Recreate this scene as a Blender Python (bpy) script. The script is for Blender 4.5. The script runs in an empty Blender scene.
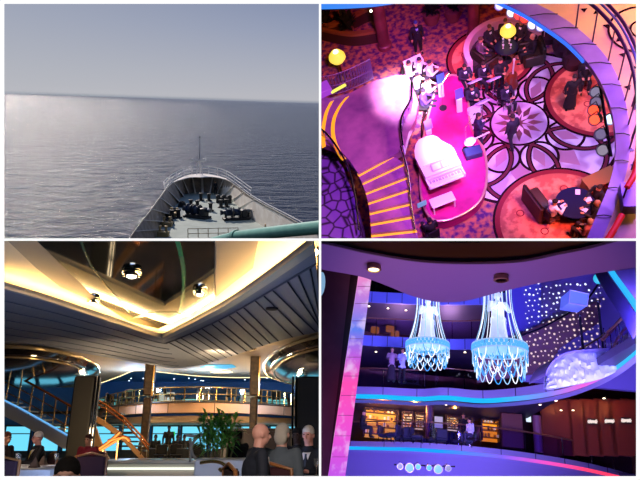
import bpy, bmesh, math, random
from mathutils import Vector, Matrix, Quaternion
random.seed(7)
PI = math.pi
F = 600.0                      # focal length in pixels of a 640 x 480 frame
V = Vector
SC = bpy.context.scene
COL = SC.collection

# ------------------------------------------------------------------ the four places
class Place:
    """axes of one place (X right, Y ahead, Z up, origin at the eye)."""
    def __init__(s, up, code):
        up = V(up).normalized(); f = V((0, 0, -1))
        if abs(up.z) > 0.97: f = V((0, 1, 0))
        fw = (f - up * f.dot(up)).normalized(); rt = fw.cross(up)
        s.M = Matrix((rt, fw, up)).transposed(); s.inv = s.M.transposed(); s.code = code
    def ray(s, px, py): return s.inv @ V(((px - 320) / F, (240 - py) / F, -1))
    def z(s, px, py, z):
        r = s.ray(px, py); return r * (z / r.z)
    def y(s, px, py, y):
        r = s.ray(px, py); return r * (y / r.y)
    def pix(s, p):
        c = s.M @ V(p); return (320 + F * c.x / -c.z, 240 - F * c.y / -c.z, -c.z)
def vp(px, py): return ((px - 320) / F, (240 - py) / F, -1)
def hor(x0, y0, x1, y1):
    a = V(vp(x0, y0)); b = V(vp(x1, y1)); u = a.cross(b)
    return u if u.y > 0 else -u
SEA = Place(hor(0, 93, 318, 103), 1)
HALL = Place(-V(vp(480, 585)), 2)
DINE = Place(vp(320, -1578), 3)
ATRI = Place(vp(440, -1045), 4)
EYE = V((0, 0, 1.2))
CAMR = DINE.inv                # camera to world: the dining room stands upright
for p in (SEA, HALL, DINE, ATRI):
    p.W = Matrix.Translation(EYE) @ (CAMR @ p.M).to_4x4()
CAMW = Matrix.Translation(EYE) @ CAMR.to_4x4()

# ------------------------------------------------------------------ materials
def lin(h):
    if not isinstance(h, str): return tuple(h)[:3]
    h = h.lstrip('#'); o = []
    for i in (0, 2, 4):
        c = int(h[i:i + 2], 16) / 255
        o.append(c / 12.92 if c <= .04045 else ((c + .055) / 1.055) ** 2.4)
    return tuple(o)
MATS = {}
def mat(name, col='#808080', rough=.5, metal=0, emit=None, es=0, noise=None, scale=3, bump=0, bscale=40, coat=0, spec=.5, alpha=1, trans=0, tex='noise', lo=.4, hi=.6, stretch=None, detail=4):
    """principled material; noise = second colour mixed in by a noise / wave / brick / voronoi pattern"""
    if name in MATS: return MATS[name]
    m = bpy.data.materials.new(name); m.use_nodes = True; nt = m.node_tree; b = nt.nodes['Principled BSDF']
    N = nt.nodes.new; L = nt.links.new
    c = (*lin(col), 1)
    b.inputs['Base Color'].default_value = c
    b.inputs['Roughness'].default_value = rough; b.inputs['Metallic'].default_value = metal
    b.inputs['Specular IOR Level'].default_value = spec
    b.inputs['Coat Weight'].default_value = coat
    b.inputs['Alpha'].default_value = alpha
    b.inputs['Transmission Weight'].default_value = trans
    if emit is not None:
        b.inputs['Emission Color'].default_value = (*lin(emit), 1); b.inputs['Emission Strength'].default_value = es
    co = N('ShaderNodeTexCoord'); mp = N('ShaderNodeMapping'); L(co.outputs['Object'], mp.inputs['Vector'])
    if stretch: mp.inputs['Scale'].default_value = stretch
    if noise is not None:
        if tex == 'noise':
            t = N('ShaderNodeTexNoise'); t.inputs['Scale'].default_value = scale; t.inputs['Detail'].default_value = detail; out = t.outputs['Fac']
        elif tex == 'wave':
            t = N('ShaderNodeTexWave'); t.inputs['Scale'].default_value = scale; t.inputs['Distortion'].default_value = 3; out = t.outputs['Fac']
        elif tex == 'voronoi':
            t = N('ShaderNodeTexVoronoi'); t.inputs['Scale'].default_value = scale; out = t.outputs['Distance']
        elif tex == 'cell':
            t = N('ShaderNodeTexVoronoi'); t.feature = 'DISTANCE_TO_EDGE'; t.inputs['Scale'].default_value = scale; out = t.outputs['Distance']
        L(mp.outputs['Vector'], t.inputs['Vector'])
        r = N('ShaderNodeValToRGB'); r.color_ramp.elements[0].position = lo; r.color_ramp.elements[1].position = hi
        r.color_ramp.elements[0].color = c; r.color_ramp.elements[1].color = (*lin(noise), 1)
        L(out, r.inputs['Fac']); L(r.outputs['Color'], b.inputs['Base Color'])
        if emit == 'tex':
            pass
    if bump:
        t2 = N('ShaderNodeTexNoise'); t2.inputs['Scale'].default_value = bscale; t2.inputs['Detail'].default_value = 3
        L(mp.outputs['Vector'], t2.inputs['Vector'])
        bp = N('ShaderNodeBump'); bp.inputs['Strength'].default_value = bump; bp.inputs['Distance'].default_value = .02
        L(t2.outputs['Fac'], bp.inputs['Height']); L(bp.outputs['Normal'], b.inputs['Normal'])
    MATS[name] = m
    return m
def glow(name, col, s=1.0):
    return mat(name, '#101010', .5, emit=col, es=s)
def glass(name, tint='#ffffff', amount=.12, rough=.05):
    if name in MATS: return MATS[name]
    m = bpy.data.materials.new(name); m.use_nodes = True; nt = m.node_tree; nt.nodes.clear()
    N = nt.nodes.new; L = nt.links.new
    o = N('ShaderNodeOutputMaterial'); mx = N('ShaderNodeMixShader'); t = N('ShaderNodeBsdfTransparent'); g = N('ShaderNodeBsdfGlossy')
    t.inputs['Color'].default_value = (*lin(tint), 1); g.inputs['Roughness'].default_value = rough
    mx.inputs['Fac'].default_value = amount
    L(t.outputs[0], mx.inputs[1]); L(g.outputs[0], mx.inputs[2]); L(mx.outputs[0], o.inputs['Surface'])
    MATS[name] = m; return m

def ramp(cr, stops):
    E = cr.elements
    E[0].position = stops[0][0]; E[0].color = (*lin(stops[0][1]), 1); E[1].position = stops[-1][0]; E[1].color = (*lin(stops[-1][1]), 1)
    for p, c in stops[1:-1]: e = E.new(p); e.color = (*lin(c), 1)
# ------------------------------------------------------------------ mesh builder
class MB:
    def __init__(s): s.v = []; s.f = []; s.mi = []; s.k = 0
    def add(s, vs, fs):
        o = len(s.v); s.v += [tuple(x) for x in vs]
        for f in fs: s.f.append(tuple(o + i for i in f)); s.mi.append(s.k)
        return s
    def m(s, k): s.k = k; return s
    def box(s, c, d, rz=0, M=None):
        x, y, z = d[0] / 2, d[1] / 2, d[2] / 2; c = V(c)
        R = M if M is not None else Matrix.Rotation(rz, 3, 'Z')
        vs = [c + R @ V(p) for p in ((-x, -y, -z), (x, -y, -z), (x, y, -z), (-x, y, -z), (-x, -y, z), (x, -y, z), (x, y, z), (-x, y, z))]
        return s.add(vs, [(0, 3, 2, 1), (4, 5, 6, 7), (0, 1, 5, 4), (1, 2, 6, 5), (2, 3, 7, 6), (3, 0, 4, 7)])
    def rbox(s, c, d, b=.02, rz=0):
        """box with chamfered edges"""
        x, y, z = d[0] / 2, d[1] / 2, d[2] / 2; b = min(b, x * .8, y * .8, z * .8); R = Matrix.Rotation(rz, 3, 'Z'); c = V(c)
        rings = []
        for zz, i in ((-z, b), (-z + b, 0), (z - b, 0), (z, b)):
            xx, yy = x - i, y - i
            rings.append([(-xx + b, -yy), (xx - b, -yy), (xx, -yy + b), (xx, yy - b), (xx - b, yy), (-xx + b, yy), (-xx, yy - b), (-xx, -yy + b)])
        vs = [c + R @ V((p[0], p[1], zz)) for r, zz in zip(rings, (-z, -z + b, z - b, z)) for p in r]
        fs = [tuple(reversed(range(8))), tuple(range(24, 32))]
        for k in range(3):
            for i in range(8): fs.append((k * 8 + i, k * 8 + (i + 1) % 8, k * 8 + 8 + (i + 1) % 8, k * 8 + 8 + i))
        return s.add(vs, fs)
    def tube(s, pts, r, n=8, closed=False, cap=True):
        pts = [V(p) for p in pts]; k = len(pts); rr = r if isinstance(r, (list, tuple)) else [r] * k
        vs = []; fs = []; prev = None
        for i, p in enumerate(pts):
            if closed: t = pts[(i + 1) % k] - pts[i - 1]
            else: t = pts[min(i + 1, k - 1)] - pts[max(i - 1, 0)]
            t = t.normalized() if t.length > 1e-9 else V((0, 0, 1))
            if prev is None:
                a = t.cross(V((0, 0, 1)))
                if a.length < .1: a = t.cross(V((1, 0, 0)))
                a.normalize()
            else:
                a = prev - t * prev.dot(t)
                a = a.normalized() if a.length > 1e-6 else t.orthogonal().normalized()
            prev = a; b = t.cross(a)
            for j in range(n):
                q = 2 * PI * j / n; vs.append(p + (a * math.cos(q) + b * math.sin(q)) * rr[i])
        m = k if closed else k - 1
        for i in range(m):
            for j in range(n):
                a0 = i * n + j; a1 = i * n + (j + 1) % n; b0 = ((i + 1) % k) * n + j; b1 = ((i + 1) % k) * n + (j + 1) % n
                fs.append((a0, a1, b1, b0))
        if cap and not closed: fs += [tuple(reversed(range(n))), tuple(range((k - 1) * n, k * n))]
        return s.add(vs, fs)
    def lathe(s, prof, c=(0, 0, 0), n=24, sx=1, sy=1, M=None):
        c = V(c); vs = []; fs = []
        for r, z in prof:
            for j in range(n):
                q = 2 * PI * j / n; p = V((r * sx * math.cos(q), r * sy * math.sin(q), z))
                vs.append(c + (M @ p if M is not None else p))
        for i in range(len(prof) - 1):
            for j in range(n): fs.append((i * n + j, i * n + (j + 1) % n, (i + 1) * n + (j + 1) % n, (i + 1) * n + j))
        if prof[0][0] > 1e-6: fs.append(tuple(reversed(range(n))))
        if prof[-1][0] > 1e-6: fs.append(tuple(range((len(prof) - 1) * n, len(prof) * n)))
        return s.add(vs, fs)
    def ball(s, c, r, n=12, rz=None, M=None):
        r = (r, r, r) if not isinstance(r, (tuple, list)) else r
        pr = [(math.sin(PI * i / (n // 2)), -math.cos(PI * i / (n // 2))) for i in range(n // 2 + 1)]
        R = M if M is not None else Matrix.Identity(3)
        return s.lathe([(a, b) for a, b in pr], c, n, M=R @ Matrix.Diagonal(r))
    def prism(s, poly, z0, z1):
        """horizontal polygon (x, y[, z]) from z0 to z1"""
        n = len(poly)
        vs = [(p[0], p[1], z0) for p in poly] + [(p[0], p[1], z1) for p in poly]
        fs = [tuple(reversed(range(n))), tuple(range(n, 2 * n))] + [(i, (i + 1) % n, n + (i + 1) % n, n + i) for i in range(n)]
        return s.add(vs, fs)
    def slab(s, a, b, t, d=None):
        """strip between polylines a and b given thickness t along d"""
        d = V(d or (0, 0, 1)) * t; n = len(a)
        vs = [V(p) for p in a] + [V(p) for p in b]; vs += [p + d for p in vs]; fs = []
        for i in range(n - 1):
            fs += [(i, i + 1, n + i + 1, n + i), (2 * n + i, 3 * n + i, 3 * n + i + 1, 2 * n + i + 1),
                   (i, 2 * n + i, 2 * n + i + 1, i + 1), (n + i, n + i + 1, 3 * n + i + 1, 3 * n + i)]
        fs += [(0, n, 3 * n, 2 * n), (n - 1, 3 * n - 1, 4 * n - 1, 2 * n - 1)]
        return s.add(vs, fs)
    def ring(s, c, r0, r1, h, n=48, a0=0, a1=2 * PI):
        full = abs(a1 - a0 - 2 * PI) < 1e-6; c = V(c)
        A = [c + V((r0 * math.cos(a0 + (a1 - a0) * i / n), r0 * math.sin(a0 + (a1 - a0) * i / n), 0)) for i in range(n + 1)]
        B = [c + V((r1 * math.cos(a0 + (a1 - a0) * i / n), r1 * math.sin(a0 + (a1 - a0) * i / n), 0)) for i in range(n + 1)]
        return s.slab(A, B, h)

ALL = []
def link(o, place, parent=None):
    COL.objects.link(o)
    if parent is not None: o.parent = parent
    ALL.append((o, place)); return o
def props(o, label=None, cat=None, group=None, kind=None):
    for k, v in (('label', label), ('category', cat), ('group', group), ('kind', kind)):
        if v: o[k] = v
    return o
def clean_mesh(me, smooth):
    bm = bmesh.new(); bm.from_mesh(me); bmesh.ops.recalc_face_normals(bm, faces=bm.faces); bm.to_mesh(me); bm.free()
    if smooth:
        me.polygons.foreach_set('use_smooth', [True] * len(me.polygons))
        try: me.set_sharp_from_angle(angle=math.radians(40))
        except Exception: pass
    me.update()
def obj(place, name, mb, mats, parent=None, base=None, smooth=True, label=None, cat=None, group=None, kind=None, rz=0):
    """ONE mesh object. Top-level: its origin goes to base (place axes). Child: vertices are in the parent's axes, or, with
    parent['_b'] set, in the place's axes."""
    if not isinstance(mats, (list, tuple)): mats = [mats]
    me = bpy.data.meshes.new(name)
    off = V((0, 0, 0))
    if parent is not None:
        off = V(BASE.get(parent.name, (0, 0, 0)))
    elif base is not None: off = V(base)
    else:
        xs = [v[0] for v in mb.v]; ys = [v[1] for v in mb.v]; zs = [v[2] for v in mb.v]
        off = V(((min(xs) + max(xs)) / 2, (min(ys) + max(ys)) / 2, min(zs)))
    me.from_pydata([tuple(V(v) - off) for v in mb.v], [], mb.f)
    for m in mats: me.materials.append(m)
    for p, k in zip(me.polygons, mb.mi): p.material_index = k
    clean_mesh(me, smooth)
    o = bpy.data.objects.new(name, me)
    if parent is None: o.matrix_world = place.W @ Matrix.Translation(off)
    link(o, place, parent)
    BASE[o.name] = tuple(off)
    return props(o, label, cat, group, kind)
BASE = {}
def root(place, name, loc, label=None, cat=None, group=None, rz=0, world_parts=True, kind=None):
    """an Empty at a thing's base. world_parts: the parts are given in the place's own axes (then rz is 0)"""
    o = bpy.data.objects.new(name, None); o.empty_display_size = .2
    o.matrix_world = place.W @ Matrix.Translation(V(loc)) @ Matrix.Rotation(rz, 4, 'Z')
    link(o, place); BASE[o.name] = tuple(loc) if world_parts else (0, 0, 0)
    return props(o, label, cat, group, kind)
def kids(o): return [c for c, _ in ALL if c.parent is o]
KIDS = {}
def copy_tree(src, place, loc, rz=0, s=1.0, label=None, group=None, mats=None):
    r = src.copy(); r.matrix_world = place.W @ Matrix.Translation(V(loc)) @ Matrix.Rotation(rz, 4, 'Z') @ Matrix.Scale(s, 4)
    link(r, place); BASE[r.name] = (0, 0, 0)
    if label: r['label'] = label
    if group: r['group'] = group
    def rec(a, b):
        for c in [x for x in a.children]:
            d = c.copy(); link(d, place, b); BASE[d.name] = (0, 0, 0)
            if mats and c.name.split('.')[0] in mats:
                d.material_slots[0].link = 'OBJECT'; d.material_slots[0].material = mats[c.name.split('.')[0]]
            rec(c, d)
    rec(src, r)
    return r
def light(place, kind, loc, col, power, size=.5, target=None, spot=60, blend=.5, sy=None, name='lamp'):
    l = bpy.data.lights.new(name, kind); l.color = lin(col); l.energy = power
    if kind == 'AREA':
        l.size = size
        if sy: l.shape = 'RECTANGLE'; l.size_y = sy
    elif kind == 'SPOT': l.spot_size = math.radians(spot); l.spot_blend = blend; l.shadow_soft_size = size
    elif kind == 'POINT': l.shadow_soft_size = size
    o = bpy.data.objects.new(name, l); COL.objects.link(o)
    q = Matrix.Identity(4)
    if target is not None: q = (V(target) - V(loc)).to_track_quat('-Z', 'Y').to_matrix().to_4x4()
    o.matrix_world = place.W @ Matrix.Translation(V(loc)) @ q
    return o
def curve(pts, n=8, closed=False):
    """Catmull-Rom through 3D points"""
    P = [V(p) for p in pts]; k = len(P); out = []
    for i in range(k if closed else k - 1):
        g = (lambda j: P[j % k]) if closed else (lambda j: P[max(0, min(k - 1, j))])
        a, b, c, d = g(i - 1), g(i), g(i + 1), g(i + 2)
        for j in range(n):
            t = j / n
            out.append(.5 * ((2 * b) + (c - a) * t + (2 * a - 5 * b + 4 * c - d) * t * t + (3 * b - a - 3 * c + d) * t ** 3))
    if not closed: out.append(P[-1])
    return out

# ------------------------------------------------------------------ people
BODY = {}
def capsule(mb, a, ra, b, rb, n=10):
    a = V(a); b = V(b); d = (b - a); L = d.length
    if L < 1e-6: return
    t = d / L
    pts = [a - t * ra * .85, a - t * ra * .5, a, a + d * .5, b, b + t * rb * .5, b + t * rb * .85]
    mb.tube(pts, [ra * .5, ra * .87, ra, (ra + rb) / 2, rb, rb * .87, rb * .5], n)
def fuse(name, mb, voxel, smooth_it=2):
    me = bpy.data.meshes.new(name); me.from_pydata(mb.v, [], mb.f); clean_mesh(me, False)
    o = bpy.data.objects.new('tmp', me); COL.objects.link(o)
    r = o.modifiers.new('r', 'REMESH'); r.mode = 'VOXEL'; r.voxel_size = voxel
    sm = o.modifiers.new('s', 'SMOOTH'); sm.iterations = smooth_it; sm.factor = .5
    dg = bpy.context.evaluated_depsgraph_get(); dg.update()
    m2 = bpy.data.meshes.new_from_object(o.evaluated_get(dg)); m2.name = name
    bpy.data.objects.remove(o); bpy.data.meshes.remove(me)
    m2.polygons.foreach_set('use_smooth', [True] * len(m2.polygons))
    return m2
def J(pose, skirt=False):
    """joint positions, facing -Y (towards smaller Y), feet or seat on z = 0 floor; height 1.75"""
    d = {}
    if pose.startswith('sit'):
        hz = .50
        d['pelvis'] = (0, .0, hz); d['chest'] = (0, .02, hz + .36); d['neck'] = (0, .0, hz + .55); d['head'] = (0, -.03, hz + .70)
        for s, k in ((-1, 'r'), (1, 'l')):
            d['sh' + k] = (s * .19, .01, hz + .505); d['hip' + k] = (s * .10, -.02, hz - .02); d['kn' + k] = (s * .13, -.44, hz + .0)
            d['an' + k] = (s * .13, -.42, .08); d['to' + k] = (s * .14, -.58, .04)
            if pose == 'sit_play': d['el' + k] = (s * .25, -.12, hz + .26); d['wr' + k] = (s * .08 + .04, -.34, hz + .32)
            elif pose == 'sit_table': d['el' + k] = (s * .25, -.12, hz + .22); d['wr' + k] = (s * .13, -.36, hz + .26)
            else: d['el' + k] = (s * .24, .0, hz + .18); d['wr' + k] = (s * .13, -.24, hz + .10)
    else:
        hz = .92
        d['pelvis'] = (0, 0, hz); d['chest'] = (0, .0, hz + .36); d['neck'] = (0, -.01, hz + .56); d['head'] = (0, -.03, hz + .72)
        for s, k in ((-1, 'r'), (1, 'l')):
            st = .10 * s if pose == 'walk' else 0
            d['sh' + k] = (s * .185, 0, hz + .49); d['hip' + k] = (s * .10, 0, hz - .03); d['kn' + k] = (s * .11, -.02 + st, .48)
            d['an' + k] = (s * .12, .03 + st * 2, .09); d['to' + k] = (s * .14, -.12 + st * 2, .04)
            d['el' + k] = (s * .25, .03, hz + .20); d['wr' + k] = (s * .25, -.06, hz - .03)
            if pose == 'stand_rail': d['el' + k] = (s * .27, -.10, hz + .24); d['wr' + k] = (s * .20, -.34, hz + .14)
            if pose == 'stand_sing' and k == 'r': d['el' + k] = (s * .27, -.10, hz + .26); d['wr' + k] = (s * .08, -.24, hz + .48)
            if pose == 'stand_play': d['el' + k] = (s * .26, -.12, hz + .24); d['wr' + k] = (s * .06, -.30, hz + .28)
            if pose == 'stand_pray': d['el' + k] = (s * .25, -.10, hz + .22); d['wr' + k] = (s * .04, -.24, hz + .36)
    return d
def body_meshes(pose, female=False):
    key = (pose, female)
    if key in BODY: return BODY[key]
    d = J(pose); w = .92 if female else 1.0
    A = MB()
    def cap(mb, a, ra, b, rb): capsule(mb, d[a] if isinstance(a, str) else a, ra, d[b] if isinstance(b, str) else b, rb)
    P = {k: V(x) for k, x in d.items()}
    # body: skin surface in one piece
    cap(A, 'pelvis', .12, 'chest', .13); cap(A, 'chest', .12, 'neck', .06); cap(A, 'neck', .062, P['head'] - V((0, -.015, .04)), .06)
    for k in 'rl':
        cap(A, 'hip' + k, .08, 'kn' + k, .055); cap(A, 'kn' + k, .052, 'an' + k, .036); cap(A, 'an' + k, .036, 'to' + k, .03)
        cap(A, 'chest', .08, 'sh' + k, .05); cap(A, 'sh' + k, .048, 'el' + k, .038); cap(A, 'el' + k, .036, 'wr' + k, .025)
        f = (P['wr' + k] - P['el' + k]).normalized(); s = -1 if k == 'r' else 1
        side = V((-s, 0, 0)); side = (side - f * side.dot(f)).normalized(); nrm = f.cross(side)
        palm = P['wr' + k] + f * .05
        capsule(A, P['wr' + k], .024, palm, .026); capsule(A, palm + side * .018, .018, palm - side * .02, .018)
        for i, L in enumerate((.055, .068, .062, .048)):
            b0 = palm + side * (.028 - .0185 * i) + f * .02; b1 = b0 + f * L * .55; b2 = b1 + (f * .6 + nrm * .5 * (1 if k == 'l' else -1)).normalized() * L * .5
            capsule(A, b0, .0088, b1, .008, 6); capsule(A, b1, .008, b2, .0065, 6)
        t0 = palm + side * .022 - f * .03; t1 = t0 + (side * .8 + f * .5) * .035; capsule(A, t0, .011, t1, .009, 6); capsule(A, t1, .009, t1 + f * .025, .0075, 6)
    h = P['head']
    A.ball(h + V((0, .01, .025)), (.076, .095, .1), 16); A.ball(h + V((0, -.02, -.045)), (.056, .066, .066), 14)
    capsule(A, h + V((0, -.085, .02)), .008, h + V((0, -.105, -.02)), .015, 6)          # nose
    for s in (-1, 1): A.ball(h + V((s * .078, .01, -.002)), (.012, .022, .032), 8)     # ears
    A.ball(h + V((0, -.082, -.05)), (.026, .012, .009), 8)                                # lips
    A.ball(h + V((0, -.07, .035)), (.055, .022, .012), 8)                                # brow
    body = fuse('body_' + pose, A, .0085, 1)
    # jacket
    B = MB()
    B.ball(P['chest'] + V((0, 0, .0)), (.205 * w, .135, .2), 14); capsule(B, P['pelvis'] + V((0, 0, .02)), .150, P['chest'], .160)
    capsule(B, P['chest'] + V((0, 0, .05)), .14, P['neck'] - V((0, 0, .02)), .078)
    for k in 'rl':
        capsule(B, P['chest'] + V((0, 0, .06)), .1, P['sh' + k], .066); cap(B, 'sh' + k, .068, 'el' + k, .055)
        capsule(B, P['el' + k], .054, P['el' + k].lerp(P['wr' + k], .92), .04)
        if not pose.startswith('sit'): capsule(B, P['pelvis'] + V((0, 0, .02)), .14, P['hip' + k] - V((0, 0, .10)), .105)
    jacket = fuse('jacket_' + pose, B, .014, 2)
    # trousers or skirt
    T = MB()
    for k in 'rl':
        capsule(T, P['pelvis'], .135, P['hip' + k], .10); cap(T, 'hip' + k, .1, 'kn' + k, .07)
        capsule(T, P['kn' + k], .07, P['an' + k] + V((0, 0, .02)), .055)
    if female and not pose.startswith('sit'):
        T.lathe([(.13, P['pelvis'].z + .08), (.17, P['pelvis'].z - .1), (.24, .14), (.235, .12)], (0, 0, 0), 18, 1, .8)
    trousers = fuse('trousers_' + pose, T, .014, 2)
    # hair
    H = MB(); H.ball(h + V((0, .012, .054)), (.084, .098, .088), 14)
    if female: H.ball(h + V((0, .055, -.02)), (.085, .06, .10), 12)
    hair = fuse('hair_' + pose, H, .009, 1)
    # shoes
    shoes = []; eyes = []
    for k in 'rl':
        S = MB(); capsule(S, P['an' + k] + V((0, .02, -.03)), .047, P['to' + k] + V((0, 0, .005)), .04); shoes.append(fuse('shoe_' + pose, S, .012, 1))
    for s in (-1, 1):
        E = MB(); E.ball(h + V((s * .03, -.083, .017)), (.0125, .008, .008), 8); e_ = bpy.data.meshes.new('eye'); e_.from_pydata(E.v, [], E.f); eyes.append(e_)
    # shirt front: a wedge between the lapels with a tie
    c = P['chest']; n = P['neck']
    W = MB(); W.k = 0
    y0 = -.132
    W.add([(c.x - .055, c.y - .128, n.z - .075), (c.x + .055, c.y - .128, n.z - .075), (c.x + .006, c.y - .158, c.z - .06), (c.x - .006, c.y - .158, c.z - .06),
           (c.x - .055, c.y - .03, n.z - .03), (c.x + .055, c.y - .03, n.z - .03)], [(0, 1, 2, 3), (0, 4, 5, 1), (0, 3, 4), (1, 5, 2), (3, 2, 5, 4)])
    shirt = bpy.data.meshes.new('shirt'); shirt.from_pydata(W.v, [], W.f)
    W = MB(); W.add([(c.x - .014, c.y - .142, n.z - .08), (c.x + .014, c.y - .142, n.z - .08), (c.x + .014, c.y - .166, c.z - .03), (c.x, c.y - .168, c.z - .06), (c.x - .014, c.y - .166, c.z - .03), (c.x - .012, c.y - .12, n.z - .09), (c.x + .012, c.y - .12, n.z - .09)],
        [(0, 1, 2, 3, 4), (0, 5, 6, 1), (5, 0, 4), (1, 6, 2), (6, 5, 4, 3, 2)])
    tie = bpy.data.meshes.new('tie'); tie.from_pydata(W.v, [], W.f)
    BODY[key] = (body, jacket, trousers, hair, shoes, eyes, shirt, tie)
    return BODY[key]
def person(place, loc, face, pose, label, top='#15151c', bottom='#15151c', hair='#2a1d14', skin='#c98d6c', shirt=None, tie=None, female=False, s=1.0, group=None, bald=False):
    """face: direction (x, y) in the place's plan the person looks"""
    ms = body_meshes(pose, female)
    r = bpy.data.objects.new('person', None)
    rz = math.atan2(face[1], face[0]) + PI / 2
    r.matrix_world = place.W @ Matrix.Translation(V(loc)) @ Matrix.Rotation(rz, 4, 'Z') @ Matrix.Scale(s, 4)
    link(r, place); BASE[r.name] = (0, 0, 0); props(r, label, 'person', group)
    def part(nm, me, col, rough=.7):
        o = bpy.data.objects.new(nm, me)
        if not me.materials: me.materials.append(None)
        link(o, place, r); BASE[o.name] = (0, 0, 0)
        o.material_slots[0].link = 'OBJECT'
        o.material_slots[0].material = mat('person ' + str(col), col, rough)
        return o
    part('body', ms[0], skin, .55); part('jacket', ms[1], top, .8); part('trousers', ms[2], bottom, .8)
    if not bald: part('hair', ms[3], hair, .95)
    for m_ in ms[4]: part('shoe', m_, '#0c0c0c', .3)
    for m_ in ms[5]: part('eye', m_, '#1a120c', .2)
    if shirt: part('shirt', ms[6], shirt)
    if tie: part('necktie', ms[7], tie)
    return r

# ------------------------------------------------------------------ clip everything to the compartment it stands in
def finish():
    bpy.context.view_layer.update()
    inv = CAMW.inverted()
    half = .008
    lim = {1: ((-1, 0, 0), (0, 1, 0)), 2: ((1, 0, 0), (0, 1, 0)), 3: ((-1, 0, 0), (0, -1, 0)), 4: ((1, 0, 0), (0, -1, 0))}
    for o, place in ALL:
        if o.type != 'MESH' or place is None: continue
        M = inv @ o.matrix_world
        for n in lim[place.code]:
            n = V(n); bb = [(M @ V(c)).dot(n) for c in o.bound_box]
            if min(bb) >= half - 1e-5: continue
            if o.data.users > 1: o.data = o.data.copy()
            bm = bmesh.new(); bm.from_mesh(o.data)
            Mi = M.inverted(); co = Mi @ (n * half); no = (M.to_3x3().transposed() @ n).normalized()
            bmesh.ops.bisect_plane(bm, geom=bm.verts[:] + bm.edges[:] + bm.faces[:], dist=1e-5, plane_co=co, plane_no=no, clear_inner=True, clear_outer=False)
            bm.to_mesh(o.data); bm.free(); o.data.update()
    for o, place in list(ALL):
        if o.type == 'MESH' and len(o.data.polygons) == 0:
            kids_ = list(o.children)
            if kids_:
                for k in kids_: k.parent = o.parent
            print('EMPTIED', o.name, o.get('label')); bpy.data.objects.remove(o)
    for o in list(bpy.data.objects):
        if o.type == 'EMPTY' and not o.children: print('EMPTY ROOT', o.name); bpy.data.objects.remove(o)
# ================================================================== camera, frame, partitions, shells
cam = bpy.data.cameras.new('camera'); cam.sensor_width = 36; cam.lens = 36 * F / 640; cam.clip_end = 60000; cam.clip_start = .05
co = bpy.data.objects.new('camera', cam); COL.objects.link(co); co.matrix_world = CAMW; SC.camera = co
class CamPlace: pass
CP = CamPlace(); CP.W = CAMW; CP.code = None
D = 4.5
def cbox(mb, x0, x1, y0, y1, z0, z1): mb.box(((x0 + x1) / 2, (y0 + y1) / 2, (z0 + z1) / 2), (abs(x1 - x0), abs(y1 - y0), abs(z1 - z0)))
def cobj(name, mb, m, **k):
    o = obj(CP, name, mb, m, kind='structure', smooth=False, **k); ALL.pop(); return o
white = glow('glowing white frame', '#ffffff', 1.05)  # the frame glows by itself to read as pure white
px = D / F
mb = MB()
gx, gy = 2.8, 2.2; wx, wy = 2.46, 1.86
for (a, b, c, d) in ((-wx, (2.2 - 320) * px, -wy, wy), ((318.9 - 320) * px, (321.2 - 320) * px, -wy, wy), ((638.2 - 320) * px, wx, -wy, wy)):
    cbox(mb, a, b, c, d, -D, -D - .03)
for (a, b) in ((wy, (240 - 2.2) * px), ((240 - 238.4) * px, (240 - 240.9) * px), ((240 - 477.8) * px, -wy)):
    cbox(mb, -wx, wx, b, a, -D - .001, -D - .031)
cobj('trim_1', mb, white)
dark = mat('matt black blackout', '#050506', .95, spec=.1)
mb = MB()
for b in ((-gx, -wx, -gy, gy), (wx, gx, -gy, gy), (-wx, wx, wy, gy), (-wx, wx, -gy, -wy)): cbox(mb, *b, -D, -D - .1)
cobj('wall_surround', mb, dark)
mb = MB(); cbox(mb, -.006, .006, 0, 26, -D - .04, -47); cbox(mb, -.006, .006, -24, 0, -D - .04, -47); cobj('blackout_upright', mb, dark)  # plates added so light does not leak between the places
mb = MB(); cbox(mb, 0, 30, -.006, .006, -D - .04, -47); cobj('partition_level_right', mb, dark)
mb = MB(); cbox(mb, -45, 0, -.006, .006, -D - .04, -130); cobj('partition_level_left', mb, dark)
for nm, b in (('blackout_right', (30, 30.2, -24, 26, -D, -47)), ('blackout_ceiling', (0, 30, 26, 26.2, -D, -47)), ('floor', (-30, 30, -24.2, -24, -D, -47)),
              ('blackout_left', (-30.2, -30, -24, 0, -D, -47)), ('blackout_back', (0, 30, -24, 26, -47, -47.2)), ('blackout_back', (-30, 0, -24, 0, -47, -47.2)),
              ('blackout_front', (gx, 30, -24, 26, -D, -D - .1)), ('blackout_front', (0, gx, gy, 26, -D, -D - .1)), ('blackout_front', (-30, gx, -24, -gy, -D, -D - .1)), ('blackout_front', (-30, -gx, -gy, 0, -D, -D - .1))):
    mb = MB(); cbox(mb, *b); cobj(nm, mb, dark)  # unseen black shell added to keep the rooms light-tight
mb = MB()
for b in ((-gx - .1, -gx, -gy, gy, 2, -D), (gx, gx + .1, -gy, gy, 2, -D), (-gx, gx, gy, gy + .1, 2, -D), (-gx, gx, -gy - .1, -gy, 2, -D), (-gx, gx, -gy, gy, 2, 2.1)): cbox(mb, *b)
cobj('blackout_gallery', mb, dark)  # unseen box added around the camera to keep sky light out

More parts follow.
